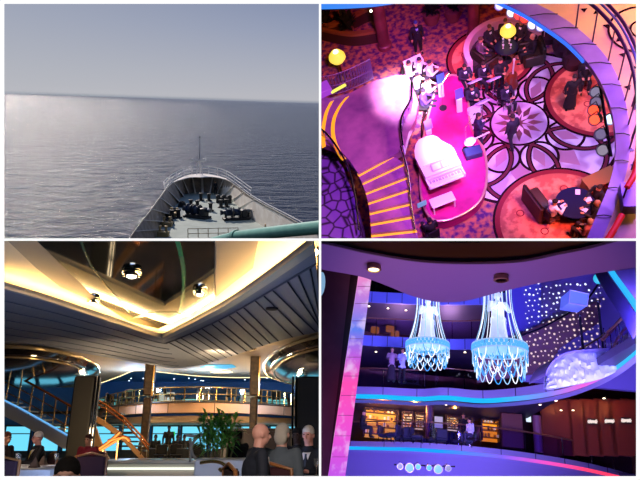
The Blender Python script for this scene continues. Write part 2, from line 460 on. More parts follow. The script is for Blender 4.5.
# ================================================================== world: hazy daylight over the sea
w = bpy.data.worlds.new('sky'); SC.world = w; w.use_nodes = True; nt = w.node_tree; nt.nodes.clear()
N = nt.nodes.new; L = nt.links.new
tc = N('ShaderNodeTexCoord'); rot = N('ShaderNodeVectorRotate'); rot.rotation_type = 'EULER_XYZ'
RS = (SEA.W.to_3x3()).transposed()
rot.inputs['Rotation'].default_value = RS.to_euler('XYZ'); L(tc.outputs['Generated'], rot.inputs['Vector'])
sp = N('ShaderNodeSeparateXYZ'); L(rot.outputs[0], sp.inputs[0])
r = N('ShaderNodeValToRGB'); L(sp.outputs['Z'], r.inputs['Fac'])
ramp(r.color_ramp, ((0, '#8d93a2'), (.004, '#b9b9c0'), (.04, '#aeb1bd'), (.11, '#949db6'), (.17, '#7d8aac'), (.5, '#5f78aa')))
# the haze is paler to the left, where the sun stands
mr = N('ShaderNodeMapRange'); L(sp.outputs['X'], mr.inputs['Value']); mr.inputs['From Min'].default_value = -.5; mr.inputs['From Max'].default_value = 0
mr.inputs['To Min'].default_value = .42; mr.inputs['To Max'].default_value = 0.0
mx = N('ShaderNodeMix'); mx.data_type = 'RGBA'; L(mr.outputs[0], mx.inputs['Factor']); L(r.outputs[0], mx.inputs['A']); mx.inputs['B'].default_value = (*lin('#b6b9bf'), 1)
bg = N('ShaderNodeBackground'); L(mx.outputs['Result'], bg.inputs['Color']); bg.inputs['Strength'].default_value = 1.0
out = N('ShaderNodeOutputWorld'); L(bg.outputs[0], out.inputs['Surface'])
vs = SC.view_settings; vs.view_transform = 'Standard'; vs.look = 'None'; vs.exposure = 0; vs.gamma = 1; vs.use_curve_mapping = False
# ================================================================== PLACE 1: the bow at sea
S = SEA
# sea -------------------------------------------------------------
sm = bpy.data.materials.new('sea water'); sm.use_nodes = True; nt = sm.node_tree; b = nt.nodes['Principled BSDF']; N = nt.nodes.new; L = nt.links.new
b.inputs['Base Color'].default_value = (*lin('#081c3a'), 1); b.inputs['Roughness'].default_value = .16; b.inputs['IOR'].default_value = 1.333
b.inputs['Specular IOR Level'].default_value = .17
tc = N('ShaderNodeTexCoord')
hs = []
for sc, st, de, w_ in ((.07, (1, 2.6, 1), 2, 1.3), (.35, (1, 2.2, 1), 3, .42), (1.6, (1, 1.7, 1), 2, .10)):
    mp = N('ShaderNodeMapping'); L(tc.outputs['Object'], mp.inputs['Vector']); mp.inputs['Scale'].default_value = st; mp.inputs['Rotation'].default_value = (0, 0, .12)
    t = N('ShaderNodeTexNoise'); t.inputs['Scale'].default_value = sc; t.inputs['Detail'].default_value = de; L(mp.outputs[0], t.inputs['Vector'])
    m_ = N('ShaderNodeMath'); m_.operation = 'MULTIPLY'; m_.inputs[1].default_value = w_; L(t.outputs['Fac'], m_.inputs[0]); hs.append(m_)
a1 = N('ShaderNodeMath'); L(hs[0].outputs[0], a1.inputs[0]); L(hs[1].outputs[0], a1.inputs[1])
a2 = N('ShaderNodeMath'); L(a1.outputs[0], a2.inputs[0]); L(hs[2].outputs[0], a2.inputs[1])
bp = N('ShaderNodeBump'); bp.inputs['Strength'].default_value = 1.0; bp.inputs['Distance'].default_value = 2.6
L(a2.outputs[0], bp.inputs['Height']); L(bp.outputs['Normal'], b.inputs['Normal'])
mb = MB(); mb.add([(-14000, 60, -25), (9000, 60, -25), (9000, 40000, -25), (-14000, 40000, -25)], [(0, 1, 2, 3)])
obj(S, 'sea', mb, sm, kind='structure', smooth=False, base=(0, 60, -25))
sun = light(S, 'SUN', (0, 0, 0), '#fff1e6', 4.2, target=(math.sin(math.radians(33)) * math.cos(math.radians(33)), -math.cos(math.radians(33)) * math.cos(math.radians(33)), -math.sin(math.radians(33))), name='sun')
sun.data.angle = math.radians(2.5)
# ship -------------------------------------------------------------
ZD, ZR = -12.0, -9.8
rim_px = [(118, 255), (130, 238), (140, 224), (150, 211), (160, 197), (168, 187), (177, 180), (188, 175.5), (200, 174), (213, 175), (226, 179), (238, 187), (250, 196), (265, 205), (281, 213.5), (300, 224), (318, 234)]
dk_px = [(144, 255), (155.5, 237), (161, 226), (167, 216), (173, 209), (179, 200), (185, 194), (192, 192.5), (201, 192), (210, 192.5), (219, 193), (228, 195.5), (238, 204), (250, 213), (262, 221), (275, 227), (290, 234)]
rim = curve([S.z(x, y, ZR) for x, y in rim_px], 6); dk = curve([S.z(x, y, ZD) for x, y in dk_px], 6)
deckm = mat('grey green deck paint', '#98a49c', .7, noise='#8a978f', scale=.6)
cream = mat('white ship paint', '#f0e9de', .55, noise='#e2d8ca', scale=.8)
brown = mat('inner bulwark paint', '#a8998a', .65, noise='#8c7e70', scale=1.2)
navy = mat('dark blue machinery paint', '#12294a', .5, noise='#0b1626', scale=2.5, bump=.3)
blk = mat('black deck gear', '#14151a', .6)
ship = root(S, 'ship_bow', S.z(201, 215, ZD), 'white ship bow with grey deck heading out over open sea', 'ship')
mb = MB(); mb.prism([(p.x, p.y) for p in dk], ZD - .15, ZD - .012); obj(S, 'deck', mb, deckm, ship, smooth=False)
mid = V((sum(p.x for p in rim) / len(rim), sum(p.y for p in rim) / len(rim), 0))
# bulwark: plating between the deck edge and the rim
mb = MB(); out_ = [p + (p - mid).normalized() * .12 for p in rim]
mb.slab(rim, dk, -.06); obj(S, 'bulwark', mb, brown, ship)
mb = MB(); capin = [rim[i].lerp(dk[i], .0) + (mid - rim[i]).normalized() * (.16 + 4.6 * max(0, 1 - abs(i - 48) / 15)) + V((0, 0, .0)) for i in range(len(rim))]
for i, p in enumerate(capin): p.z = ZR
mb.slab(out_, capin, .09); obj(S, 'rim', mb, cream, ship)
mb = MB(); wl = [V((mid.x + (p.x - mid.x) * .8, mid.y + (p.y - mid.y) * .86, -25)) for p in rim]; mb.slab(out_, wl, -.05); obj(S, 'hull', mb, cream, ship)
nrib = 0
for i in range(4, len(rim) - 3, 5):
    a = rim[i] + V((0, 0, -.02)); c = dk[i] + V((0, 0, .02)); inn = dk[i] + (mid - dk[i])  .normalized() * 1.5 + V((0, 0, .02)); inn.z = ZD + .02
    t = (rim[min(i + 1, len(rim) - 1)] - rim[i - 1]).normalized() * .13
    mb = MB(); mb.add([a - t, c - t, inn - t, a + t, c + t, inn + t], [(0, 1, 2), (3, 5, 4), (0, 3, 4, 1), (1, 4, 5, 2), (2, 5, 3, 0)])
    obj(S, 'rib', mb, cream, ship, smooth=False)
# bow rail
railm = mat('white rail paint', '#d2d0cc', .4)
seg = out_[28:73]; 
for h in (.45, .85, 1.2):
    mb = MB(); mb.tube([p + V((0, 0, h)) + (p - mid).normalized() * .25 for p in seg], .035, 6); obj(S, 'rail', mb, railm, ship)
for p in seg[::4]:
    mb = MB(); mb.tube([p, p + V((0, 0, 1.2)) + (p - mid).normalized() * .25], .035, 6); obj(S, 'stanchion', mb, railm, ship)
# starboard rim rail
seg = out_[72:]
mb = MB(); mb.tube([p + V((0, 0, .28)) for p in seg], .04, 6); obj(S, 'rail', mb, railm, ship)
# foremast
fm = S.z(199.5, 174.5, ZR + .1); mast = root(S, 'foremast', fm, 'white foremast with a crossbar at the tip of the bow', 'mast')
mb = MB()
for dx, dy in ((-.38, 0), (.38, 0), (0, .45)): mb.tube([fm + V((dx, dy, 0)), fm + V((dx * .35, dy * .3, 1.8))], .07, 6)
for h in (.6, 1.2): mb.tube([fm + V((-.3, 0, h)), fm + V((.3, 0, h))], .05, 6)
obj(S, 'tripod', mb, railm, mast)
mb = MB(); mb.tube([fm + V((-.95, 0, 1.8)), fm + V((.85, 0, 1.85))], .12, 6); mb.box(fm + V((-.9, 0, 1.95)), (.18, .18, .25)); mb.box(fm + V((.55, 0, 2.0)), (.18, .18, .25)); obj(S, 'crossbar', mb, railm, mast)
mb = MB(); mb.tube([fm + V((0, 0, 1.8)), fm + V((.1, 0, 3.4)), fm + V((.12, 0, 5.0))], [.06, .035, .02], 6); mb.box(fm + V((.12, 0, 4.9)), (.16, .16, .2)); obj(S, 'pole', mb, mat('grey mast pole', '#77757c', .5), mast)
# windlasses
def windlass(px_, py_, rz, label, s=1.0):
    c = S.z(px_, py_, ZD); r = root(S, 'windlass', c, label, 'windlass', 'mooring windlasses on the fore deck', rz=rz, world_parts=False); 
    X = Matrix.Rotation(PI / 2, 3, 'Y')
    mb = MB(); mb.rbox((0, 0, .12 * s), (3.0 * s, 1.3 * s, .24 * s), .04); obj(S, 'base', mb, blk, r)
    for x in (-.85, .05):
        mb = MB(); mb.lathe([(.35 * s, -.35 * s), (.6 * s, -.33 * s), (.6 * s, -.28 * s), (.42 * s, -.25 * s), (.4 * s, .25 * s), (.6 * s, .28 * s), (.6 * s, .33 * s), (.35 * s, .35 * s)], (x * s, 0, .85 * s), 20, M=X); obj(S, 'drum', mb, navy, r)
    mb = MB(); mb.rbox((.95 * s, 0, .7 * s), (.7 * s, .9 * s, .95 * s), .08); obj(S, 'gearbox', mb, mat('dark gear housing', '#171c28', .5), r)
    mb = MB(); mb.lathe([(.18 * s, -.3 * s), (.3 * s, -.28 * s), (.2 * s, 0), (.32 * s, .3 * s), (0, .32 * s)], (-1.5 * s, 0, .85 * s), 16, M=X); obj(S, 'warping_head', mb, navy, r)
    mb = MB(); mb.lathe([(.24 * s, -.3 * s), (.24 * s, .3 * s), (.1 * s, .34 * s)], (1.35 * s, .2 * s, .9 * s), 14, M=X); obj(S, 'motor', mb, mat('bare winch motor', '#56606c', .4, metal=.6), r)
    for x in (-1.25, -.4, .5): 
        mb = MB(); mb.box((x * s, 0, .55 * s), (.07 * s, .5 * s, .9 * s)); obj(S, 'bracket', mb, blk, r, smooth=False)
windlass(197, 217.5, -.45, 'blue windlass at the middle of the grey fore deck', .95)
windlass(236, 219.5, .35, 'dark windlass beside the right-hand bulwark of the bow', .9)
def bollard(px_, py_, label, g='pairs of dark mooring bollards on the deck'):
    c = S.z(px_, py_, ZD); r = root(S, 'bollard', c, label, 'bollard', g, world_parts=False)
    mb = MB(); mb.rbox((0, 0, .06), (.7, .6, .12), .03); obj(S, 'base', mb, blk, r)
    mb = MB(); mb.lathe([(.2, .1), (.2, .75), (.27, .8), (.27, .9), (.0, .94)], (0, 0, 0), 14); obj(S, 'post', mb, blk, r)
for x, y, l in ((201, 200.5, 'dark bollard nearest the bow tip, just left of the centre line'), (209, 201, 'dark bollard nearest the bow tip, right of the centre line'),
                (191, 207.5, 'dark bollard behind the blue windlass, left of its pair'), (197.5, 208.5, 'dark bollard behind the blue windlass, right of its pair'),
                (210.6, 211, 'single dark bollard between the two windlasses'), (172, 218.5, 'outer dark bollard by the left bulwark'), (178.5, 218, 'inner dark bollard by the left bulwark'),
                (221, 207.5, 'dark bollard just below the black chain stopper'), (226.5, 207, 'dark bollard right below the black chain stopper'),
                (248, 218, 'dark bollard right of the dark windlass'), (256, 219.5, 'outermost dark bollard near the right bulwark ribs')):
    bollard(x, y, l)
c = S.z(224, 203, ZD); r = root(S, 'chain_stopper', c, 'long black chain stopper across the fore deck', 'chain stopper')
mb = MB(); mb.rbox(c + V((0, 0, .45)), (1.7, .6, .7), .1); obj(S, 'housing', mb, blk, r)
for dx in (-.7, 0, .7): mb = MB(); mb.lathe([(.22, 0), (.26, .9), (.14, 1.0)], c + V((dx, -.1, 0)), 12); obj(S, 'post', mb, blk, r)
# gear between the ribs
grng = ((163, 228.5, '#b39a66', 'tan roller fairlead low on the left bulwark'), (167, 219, '#a89066', 'tan roller fairlead halfway up the left bulwark'), (174.5, 210, '#b39a66', 'tan roller fairlead high on the left bulwark'), (254, 211.5, '#d0c6b8', 'pale roller fairlead on the right bulwark'), (270, 221, '#b5946c', 'tan roller fairlead at the near end of the right bulwark'))
for i, (x, y, colr, lab) in enumerate(grng):
    c = S.z(x, y, ZD + .7); r = root(S, 'fairlead', c - V((0, 0, .7)), lab, 'fairlead', 'roller fairleads along the bulwark')
    mb = MB(); mb.rbox(c + V((0, 0, -.5)), (1.0, .6, .5), .05); obj(S, 'base', mb, mat('gear ' + colr, colr, .6), r)
    for k in (-.28, .28): mb = MB(); mb.lathe([(.15, 0), (.1, .2), (.15, .5), (.0, .52)], c + V((k, 0, -.26)), 12); obj(S, 'roller', mb, mat('gear ' + colr, colr, .6), r)
for x, y, lab in ((169, 224, 'heap of dark mooring rope by the lower left bulwark'), (175, 214, 'heap of dark mooring rope by the middle left bulwark'), (182, 206.5, 'heap of dark mooring rope by the upper left bulwark')):
    c = S.z(x, y, ZD); mb = MB()
    for k in range(4): mb.tube([c + V(((.42 - .05 * k) * math.cos(q * PI / 6), (.6 - .05 * k) * math.sin(q * PI / 6), .08 + .14 * k)) for q in range(12)], .08, 6, closed=True)
    obj(S, 'rope_coil', mb, mat('dark rope', '#1c1d22', .9, bump=.5), label=lab, cat='rope', group='coils of mooring rope')
c = S.z(154, 218, ZD + .9); mb = MB(); mb.ball(c + V((0, 0, .1)), (.4, .3, .25), 12); mb.tube([c, c + V((.1, 0, -.7))], .12, 8); obj(S, 'deck_lamp_bag_or_fill', mb, mat('white cover', '#e8ecf0', .4), label='small white bag on the left bulwark', cat='lamp')  # white bag given the shape of a ball on a stub
c = S.z(277.5, 220, ZD + .9); mb = MB(); mb.ball(c, (.42, .3, .32), 12); mb.tube([c, c + V((0, 0, -.9))], .12, 8); obj(S, 'deck_lamp_bag_or_fill', mb, mat('white cover', '#e8ecf0', .4), label='small white covered lamp on the right bulwark', cat='lamp')
# low rail by the bottom edge
A = S.z(188, 237.5, ZD); B = S.z(238, 236.5, ZD); r = root(S, 'deck_rail', A, 'low cream rail across the near end of the fore deck', 'railing')
cr_ = mat('cream rail paint', '#b8a98f', .5)
for h in (.35, .8): mb = MB(); mb.tube([A + V((0, 0, h)), B + V((0, 0, h))], .035, 6); obj(S, 'rail', mb, cr_, r)
for k in range(6): p = A.lerp(B, k / 5); mb = MB(); mb.tube([p, p + V((0, 0, .8))], .04, 6); obj(S, 'post', mb, cr_, r)
# mint hand rail in front
pa = S.y(330, 226.3, 11.6); pb = S.y(236, 236.0, 16.5); pc = S.y(214, 241.5, 18.5)
r = root(S, 'hand_rail', pb, 'thick mint green hand rail slanting across the bottom corner beside the deck', 'hand rail')
mint = mat('mint green paint', '#6fae9f', .35, noise='#62a394', scale=3)
mb = MB(); mb.tube([pa, pb, pc], .145, 20); obj(S, 'pipe', mb, mint, r)
mb = MB(); t = (pa - pb).normalized(); mb.tube([pb - t * .12, pb + t * .12], .175, 20); obj(S, 'collar', mb, mint, r)
person(S, S.z(215.5, 194.5, ZD), (0, 1), 'stand', 'person in dark clothes standing at the very front of the deck', top='#0d1016', bottom='#0d1016')
# ================================================================== PLACE 2: the lobby seen from a deck above
H = HALL; ZF = -19.0
def Q(x, y, z): return H.z(320 + x / 2, y / 2, z)
def at(place, px_, py_, dep):
    r = place.ray(px_, py_); k = place.M @ r; return r * (dep / -k.z)
carpet = mat('patterned lobby carpet', '#4a1c58', .95, noise='#b0684c', scale=4.5, lo=.4, hi=.62, detail=5)
marble = mat('pale pink marble', '#d4c0cc', .22, noise='#a888a4', scale=1.6, lo=.42, hi=.58, detail=1)
darkm = mat('dark brown marble', '#281016', .25)
redm = mat('red brown marble', '#5e2430', .25)
salmon = mat('salmon carpet', '#d87a5c', .9, noise='#a84e40', scale=2.6, lo=.44, hi=.56)
dred = mat('dark red carpet border', '#7a1020', .9)
star1 = mat('brown star marble', '#5c3438', .3, noise='#744448', scale=2)
C0 = H.z(519, 123, ZF)
mb = MB()
mb.k = 0; mb.prism([(-6, 2), (34, 2), (34, 42), (-6, 42)], ZF - .2, ZF)
e = .004
def disc(c, r, h, k, n=64): mb.k = k; mb.prism([(c[0] + r * math.cos(2 * PI * i / n), c[1] + r * math.sin(2 * PI * i / n)) for i in range(n)], ZF, ZF + h)
def ringk(c, r0, r1, h, k): mb.k = k; mb.ring((c[0], c[1], ZF), r0, r1, h, 64)
disc(C0, 3.75, e, 1, 80); ringk(C0, 3.62, 3.75, e * 2, 2)
for i in range(8):
    a = 2 * PI * (i + .35) / 8; c = C0 + V((2.3 * math.cos(a), 2.3 * math.sin(a), 0))
    ringk(c, 1.22, 1.42, e * (2 + .1 * i), 2); ringk(c, 1.27, 1.37, e * (2.9 + .1 * i), 3)
    a2 = a + PI / 8; c2 = C0 + V((1.75 * math.cos(a2), 1.75 * math.sin(a2), 0)); ringk(c2, .62, .72, e * (1.6 + .1 * i), 2); mb.k = 6; u2 = V((math.cos(a2), math.sin(a2), 0)); v2 = V((-u2.y, u2.x, 0)); mb.prism([tuple(c2 + u2 * .5), tuple(c2 + v2 * .22), tuple(c2 - u2 * .5), tuple(c2 - v2 * .22)], ZF, ZF + e * 1.4)
    # pale lozenges in each petal
    mb.k = 6
    for s_ in (.6, .28):
        b_ = C0 + V((2.3 * math.cos(a), 2.3 * math.sin(a), 0)); u = V((math.cos(a), math.sin(a), 0)) * s_; v_ = V((-u.y, u.x, 0)) * .6
        if s_ > .5: mb.prism([tuple(b_ + u), tuple(b_ + v_), tuple(b_ - u), tuple(b_ - v_)], ZF, ZF + e * 1.5)
disc(C0, 1.1, e * 4.5, 1); ringk(C0, 1.02, 1.1, e * 5, 2)
def star(n, r0, r1, h, k, ph=0):
    mb.k = k; pts = []
    for i in range(2 * n):
        r_ = r1 if i % 2 == 0 else r0; a = PI * i / n + ph; pts.append((C0.x + r_ * math.cos(a), C0.y + r_ * math.sin(a)))
    mb.prism(pts, ZF, ZF + h)
star(12, .5, .92, e * 5, 5); star(12, .3, .62, e * 5.5, 1, PI / 12); star(8, .12, .45, e * 6, 5)
for (p, r_) in (((560, 221), 2.15), ((490, 58), 1.72), ((600, 96), 1.95)):
    c = H.z(*p, ZF); disc(c, r_, e * 7, 4, 72); ringk(c, r_ - .17, r_, e * 8, 7); ringk(c, r_ - .03, r_ + .08, e * 7.5, 2)
    for i in range(9):      # curled motifs in the pile
        a = i * 2.4; q = V(c) + V((r_ * .62 * math.cos(a), r_ * .62 * math.sin(a), 0)) * (1 if i % 2 else .5); ringk(q, .10, .14, e * 7.6, 7)
obj(H, 'floor', mb, [carpet, marble, darkm, redm, salmon, star1, mat('rose marble lozenge', '#a87488', .25), dred], kind='structure', smooth=False)
# warm wainscot walls at the far side
mb = MB(); mb.slab([V((-5, 34, ZF)), V((34, 34, ZF))], [V((-5, 34, -4)), V((34, 34, -4))], .2, (0, 1, 0)); obj(H, 'wall_far', mb, mat('dark lobby wall', '#3a2018', .8, noise='#6a3c1c', scale=1.2), kind='structure', smooth=False)
# stage ----------------------------------------------------------------
ZS = ZF + .55
st = [(224, 205), (232, 178), (246, 158), (268, 150), (290, 165), (297, 200), (300, 245), (312, 275), (328, 300), (334, 345), (328, 385), (310, 412), (282, 430), (250, 441), (222, 436), (204, 400), (200, 350), (204, 300), (212, 250)]
top = curve([Q(x, y, ZS) for x, y in st], 5, True)
stage = root(H, 'band_stage', Q(265, 330, ZF), 'magenta lit band stage with rounded edge and pale gold rim', 'stage')
mb = MB(); mb.prism([(p.x, p.y) for p in top], ZF + .03, ZS); obj(H, 'platform', mb, mat('stage carpet', '#c81478', .6, noise='#a00c62', scale=1.3), stage, smooth=False)
mb = MB(); mb.tube([p + V((0, 0, .0)) for p in top], .045, 8, closed=True); obj(H, 'rim', mb, mat('stage rim', '#d8a890', .3, metal=.5), stage)
# piano ------------------------------------------------------------------
wh = mat('white lacquer', '#f4f0f4', .2, coat=.5)
pc = H.z(445, 190, ZS + .012); pc = H.z(447.5, 191, ZS + .012); pr = root(H, 'grand_piano', pc, 'white grand piano on the magenta stage', 'piano', rz=-.08, world_parts=False); pr.matrix_world = pr.matrix_world @ Matrix.Diagonal((.88, .98, 1, 1))
outl = [(-.76, .25), (.76, .25), (.76, .9), (.72, 1.15), (.58, 1.35), (.48, 1.5), (.42, 1.7), (.3, 1.86), (.05, 1.93), (-.3, 1.9), (-.5, 1.75), (-.66, 1.5), (-.76, 1.2)]
mb = MB(); mb.prism(outl, .62, .95); obj(H, 'case', mb, wh, pr)
mb = MB(); mb.prism([(x * 1.02, .72 + (y - .72) * 1.02) for x, y in outl[2:] + [(-.76, .72), (.76, .72)]], .95, .98); mb.add([(-.77, .72, .98), (.77, .72, .98), (.77, .98, 1.03), (-.77, .98, 1.03), (-.77, .98, .98), (.77, .98, .98)], [(0, 1, 2, 3), (0, 3, 4), (1, 5, 2), (3, 2, 5, 4)]); obj(H, 'lid', mb, wh, pr)
mb = MB(); mb.rbox((0, .1, .66), (1.52, .42, .1), .02); mb.box((-.73, .1, .75), (.07, .42, .12)); mb.box((.73, .1, .75), (.07, .42, .12)); obj(H, 'keybed', mb, wh, pr)
kb = MB(); kb.k = 0; kb.box((0, .08, .722), (1.36, .16, .02)); kb.k = 1
for i in range(36):
    if i % 7 in (0, 3): continue
    kb.box((-.68 + 1.36 * i / 36, .11, .738), (.017, .1, .016))
obj(H, 'keyboard', kb, [mat('ivory keys', '#e8e4dc', .3), mat('black keys', '#101014', .3)], pr, smooth=False)
mb = MB(); mb.box((0, .2, .80), (1.38, .03, .14)); obj(H, 'fallboard', mb, wh, pr)
mb = MB(); mb.add([(-.42, .34, .97), (.42, .34, .97), (.42, .56, 1.2), (-.42, .56, 1.2), (-.42, .37, .95), (.42, .37, .95), (.42, .59, 1.18), (-.42, .59, 1.18)], [(0, 1, 2, 3), (4, 7, 6, 5), (0, 3, 7, 4), (1, 5, 6, 2), (3, 2, 6, 7), (0, 4, 5, 1)]); md = obj(H, 'music_desk', mb, mat('grey lilac desk', '#b9aec6', .5), pr, smooth=False)
for x in (-.2, .2):
    mb = MB(); mb.add([(x - .16, .36, 1.005), (x + .16, .36, 1.005), (x + .16, .51, 1.165), (x - .16, .51, 1.165)], [(0, 1, 2, 3)]); obj(H, 'sheet_music', mb, mat('sheet paper', '#e6e4ee', .8), md, smooth=False)
for x, y in ((-.62, .35), (.62, .35), (-.1, 1.6)):
    mb = MB(); mb.lathe([(.07, .62), (.075, .5), (.045, .12), (.06, .08), (.03, 0)], (x, y, 0), 12); obj(H, 'leg', mb, wh, pr)
mb = MB(); mb.box((0, .45, .3), (.22, .05, .6)); mb.box((0, .3, .06), (.22, .2, .03)); obj(H, 'pedals', mb, mat('brass', '#b08a40', .3, metal=1), pr)
bc = H.z(443, 207, ZS + .008); br = root(H, 'piano_bench', bc, 'white piano bench in front of the keyboard', 'bench', rz=-.08, world_parts=False)
mb = MB(); mb.rbox((0, 0, .46), (.86, .4, .07), .02); obj(H, 'seat', mb, wh, br)
for x in (-.38, .38):
    for y in (-.15, .15): mb = MB(); mb.box((x, y, .21), (.05, .05, .42)); obj(H, 'leg', mb, wh, br, smooth=False)
# landing and stairs ------------------------------------------------------
ZL = -16.2
pm = mat('violet grey marble', '#9a6488', .25, noise='#6f4670', scale=1.4, lo=.35, hi=.7, coat=.4)
gold = mat('yellow stair nosing', '#e8b020', .4, emit='#f2ae18', es=.75)
land = [(-20, 190), (20, 196), (60, 186), (105, 163), (150, 150), (176, 150), (186, 175), (197, 205), (190, 240), (176, 268), (168, 300), (120, 322), (76, 346), (60, 322), (40, 300), (0, 285), (-20, 282)]
LP = [Q(x, y, ZL) for x, y in land]
lr = root(H, 'stair_landing', Q(100, 250, ZL - .3), 'violet marble stair landing with curved yellow edged steps', 'staircase')
mb = MB(); mb.prism([(p.x, p.y) for p in LP], ZL - .3, ZL); obj(H, 'landing', mb, pm, lr, smooth=False)
def crop(x, y, z): return H.z(320 + x / 5.65, 155 + y / 5.65, z)
ends = [((190, 68), (365, -40)), ((210, 105), (400, 0)), ((235, 150), (470, 40)), ((255, 205), (490, 115)), ((270, 260), (500, 185)), ((280, 318), (515, 262)), ((285, 380), (530, 335)), ((290, 443), (545, 415)), ((292, 510), (560, 500))]
for i in range(1, 8):
    z = ZL - .14 * i
    a, b = (crop(*e_, z) for e_ in ends[i]); c, d = (crop(*e_, z) for e_ in ends[i + 1])
    mb = MB(); mb.prism([(p.x, p.y) for p in (a, b, d, c)], z - .5, z); stp = obj(H, 'step', mb, pm, lr, smooth=False)
    n_ = (a - c).normalized(); n2 = (b - d).normalized()
    mb = MB(); mb.slab([a - n_ * .0, b - n2 * .0], [a - n_ * .16, b - n2 * .16], .012); obj(H, 'nosing', mb, gold, stp, smooth=False)
def c5(x, y, z): return H.z(320 + x / 5.65, 75 + y / 5.65, z)
for pts in (((65, 150), (35, 210), (18, 290), (14, 350), (20, 410)), ((152, 125), (112, 175), (80, 240), (70, 310), (80, 380), (112, 450), (135, 480))):
    P = curve([c5(*p, ZL + .004) for p in pts], 6)
    mb = MB(); mb.slab([p + V((-.06, 0, 0)) for p in P], [p + V((.09, 0, 0)) for p in P], .01); obj(H, 'nosing', mb, gold, lr, smooth=False)
chrome = mat('polished rail', '#c8c0d0', .15, metal=1)
gl = glass('rail glass', '#e8d8ff', .10)
def glassrail(name, pts, z, h, label, place=H, rail=chrome, r=.035, gmat=gl, n=6, post=4, posts=True):
    base = [V(p) for p in pts]; P = curve(base, n); t = root(place, name, P[0], label, 'railing')
    mb = MB(); mb.tube([p + V((0, 0, h)) for p in P], r, 8); obj(place, 'handrail', mb, rail, t)
    if gmat:
        mb = MB(); mb.slab([p + V((0, 0, .05)) for p in P], [p + V((0, 0, h - .06)) for p in P], .012, (0, 1, 0)); obj(place, 'glass_panel', mb, gmat, t)
    if posts:
        for p in P[::post]: mb = MB(); mb.tube([p + V((0, 0, .012)), p + V((0, 0, h))], r * .7, 6); obj(place, 'post', mb, rail, t)
    return t
glassrail('glass_railing', [crop(480, 0, ZL - .05) + V((-.1, 0, 0)), crop(505, 150, ZL - .4), crop(520, 300, ZL - .8), crop(545, 470, ZL - 1.2)], 0, .55, 'glass railing down the right side of the yellow edged stairs')
glassrail('glass_railing', [c5(525, 100, ZL + .02), c5(520, 190, ZL + .02), c5(478, 270, ZL + .02), c5(465, 340, ZL + .02), c5(478, 450, ZL + .02)], 0, .5, 'glass railing on the bright right edge of the violet landing')
glassrail('glass_railing', [crop(-10, -120, ZL), crop(60, -60, ZL), crop(120, 20, ZL - .1), crop(180, 130, ZL - .4), crop(215, 280, ZL - .8), crop(235, 470, ZL - 1.2)], 0, .55, 'glass railing with gold fittings down the left side of the stairs')
# stone clad wall below the stairs
mb = MB(); P = [(-30, 335), (20, 300), (46, 335), (66, 385), (78, 430), (86, 490), (-30, 490)]
mb.prism([(p.x, p.y) for p in [Q(x, y, ZF + 1.6) for x, y in P]], ZF, ZF + 1.6)
obj(H, 'stone_planter', mb, mat('violet rubble stone', '#140a1c', .8, noise='#6d5090', tex='cell', scale=2.4, lo=.02, hi=.12), smooth=False, label='low rubble stone wall in the corner beside the yellow edged stairs', cat='wall')
# columns ---------------------------------------------------------------
cm = mat('red brown column', '#5c2430', .5, noise='#7a3440', scale=1.5)
for (x, y, r_, lab, tz) in ((389, 53, .26, 'red brown column standing on the orange carpet behind the landing', -11.0), (479, 42, .24, 'red brown column left of the round sofa group', -12.5)):
    c = H.z(x, y, ZF + .02) + V((0, .45, 0)); r = root(H, 'column', c, lab, 'column')
    mb = MB(); mb.lathe([(r_ * 1.25, 0), (r_ * 1.25, .18), (r_, .24)], c, 24); obj(H, 'base', mb, cm, r)
    mb = MB(); mb.lathe([(r_, .24), (r_, tz - c.z)], c, 24); obj(H, 'shaft', mb, cm, r)
# mushroom lamps ----------------------------------------------------------
for (x, y, s_, lab) in ((337, 57, .36, 'glowing yellow globe lamp beside the wire fence'), (508, 31, .31, 'glowing yellow globe lamp behind the round sofa')):
    g = at(H, x, y, H.pix(H.z(x, y + 30, ZF))[2] - .8); r = root(H, 'globe_lamp', V((g.x, g.y, ZF + .02)), lab, 'lamp')
    mb = MB(); mb.lathe([(.0, -s_ * .7), (s_ * .7, -s_ * .6), (s_, -.05), (s_ * .95, .2 * s_), (s_ * .6, s_ * .7), (0, s_ * .85)], g, 24); obj(H, 'lamp_shade', mb, mat('yellow glass', '#e8d860', .4, emit='#f4e24a', es=.95), r)
    mb = MB(); mb.ball(g + V((0, 0, s_ * .72)), s_ * .35, 12); obj(H, 'bulb', mb, glow('yellow bulb', '#fffbd0', 2.5), r)
    mb = MB(); mb.lathe([(s_ * .6, 0), (.06, .08), (.05, g.z - ZF - .02 - s_ * .6)], (g.x, g.y, ZF + .02), 12); obj(H, 'pole', mb, mat('brass', '#b08a40', .3, metal=1), r)
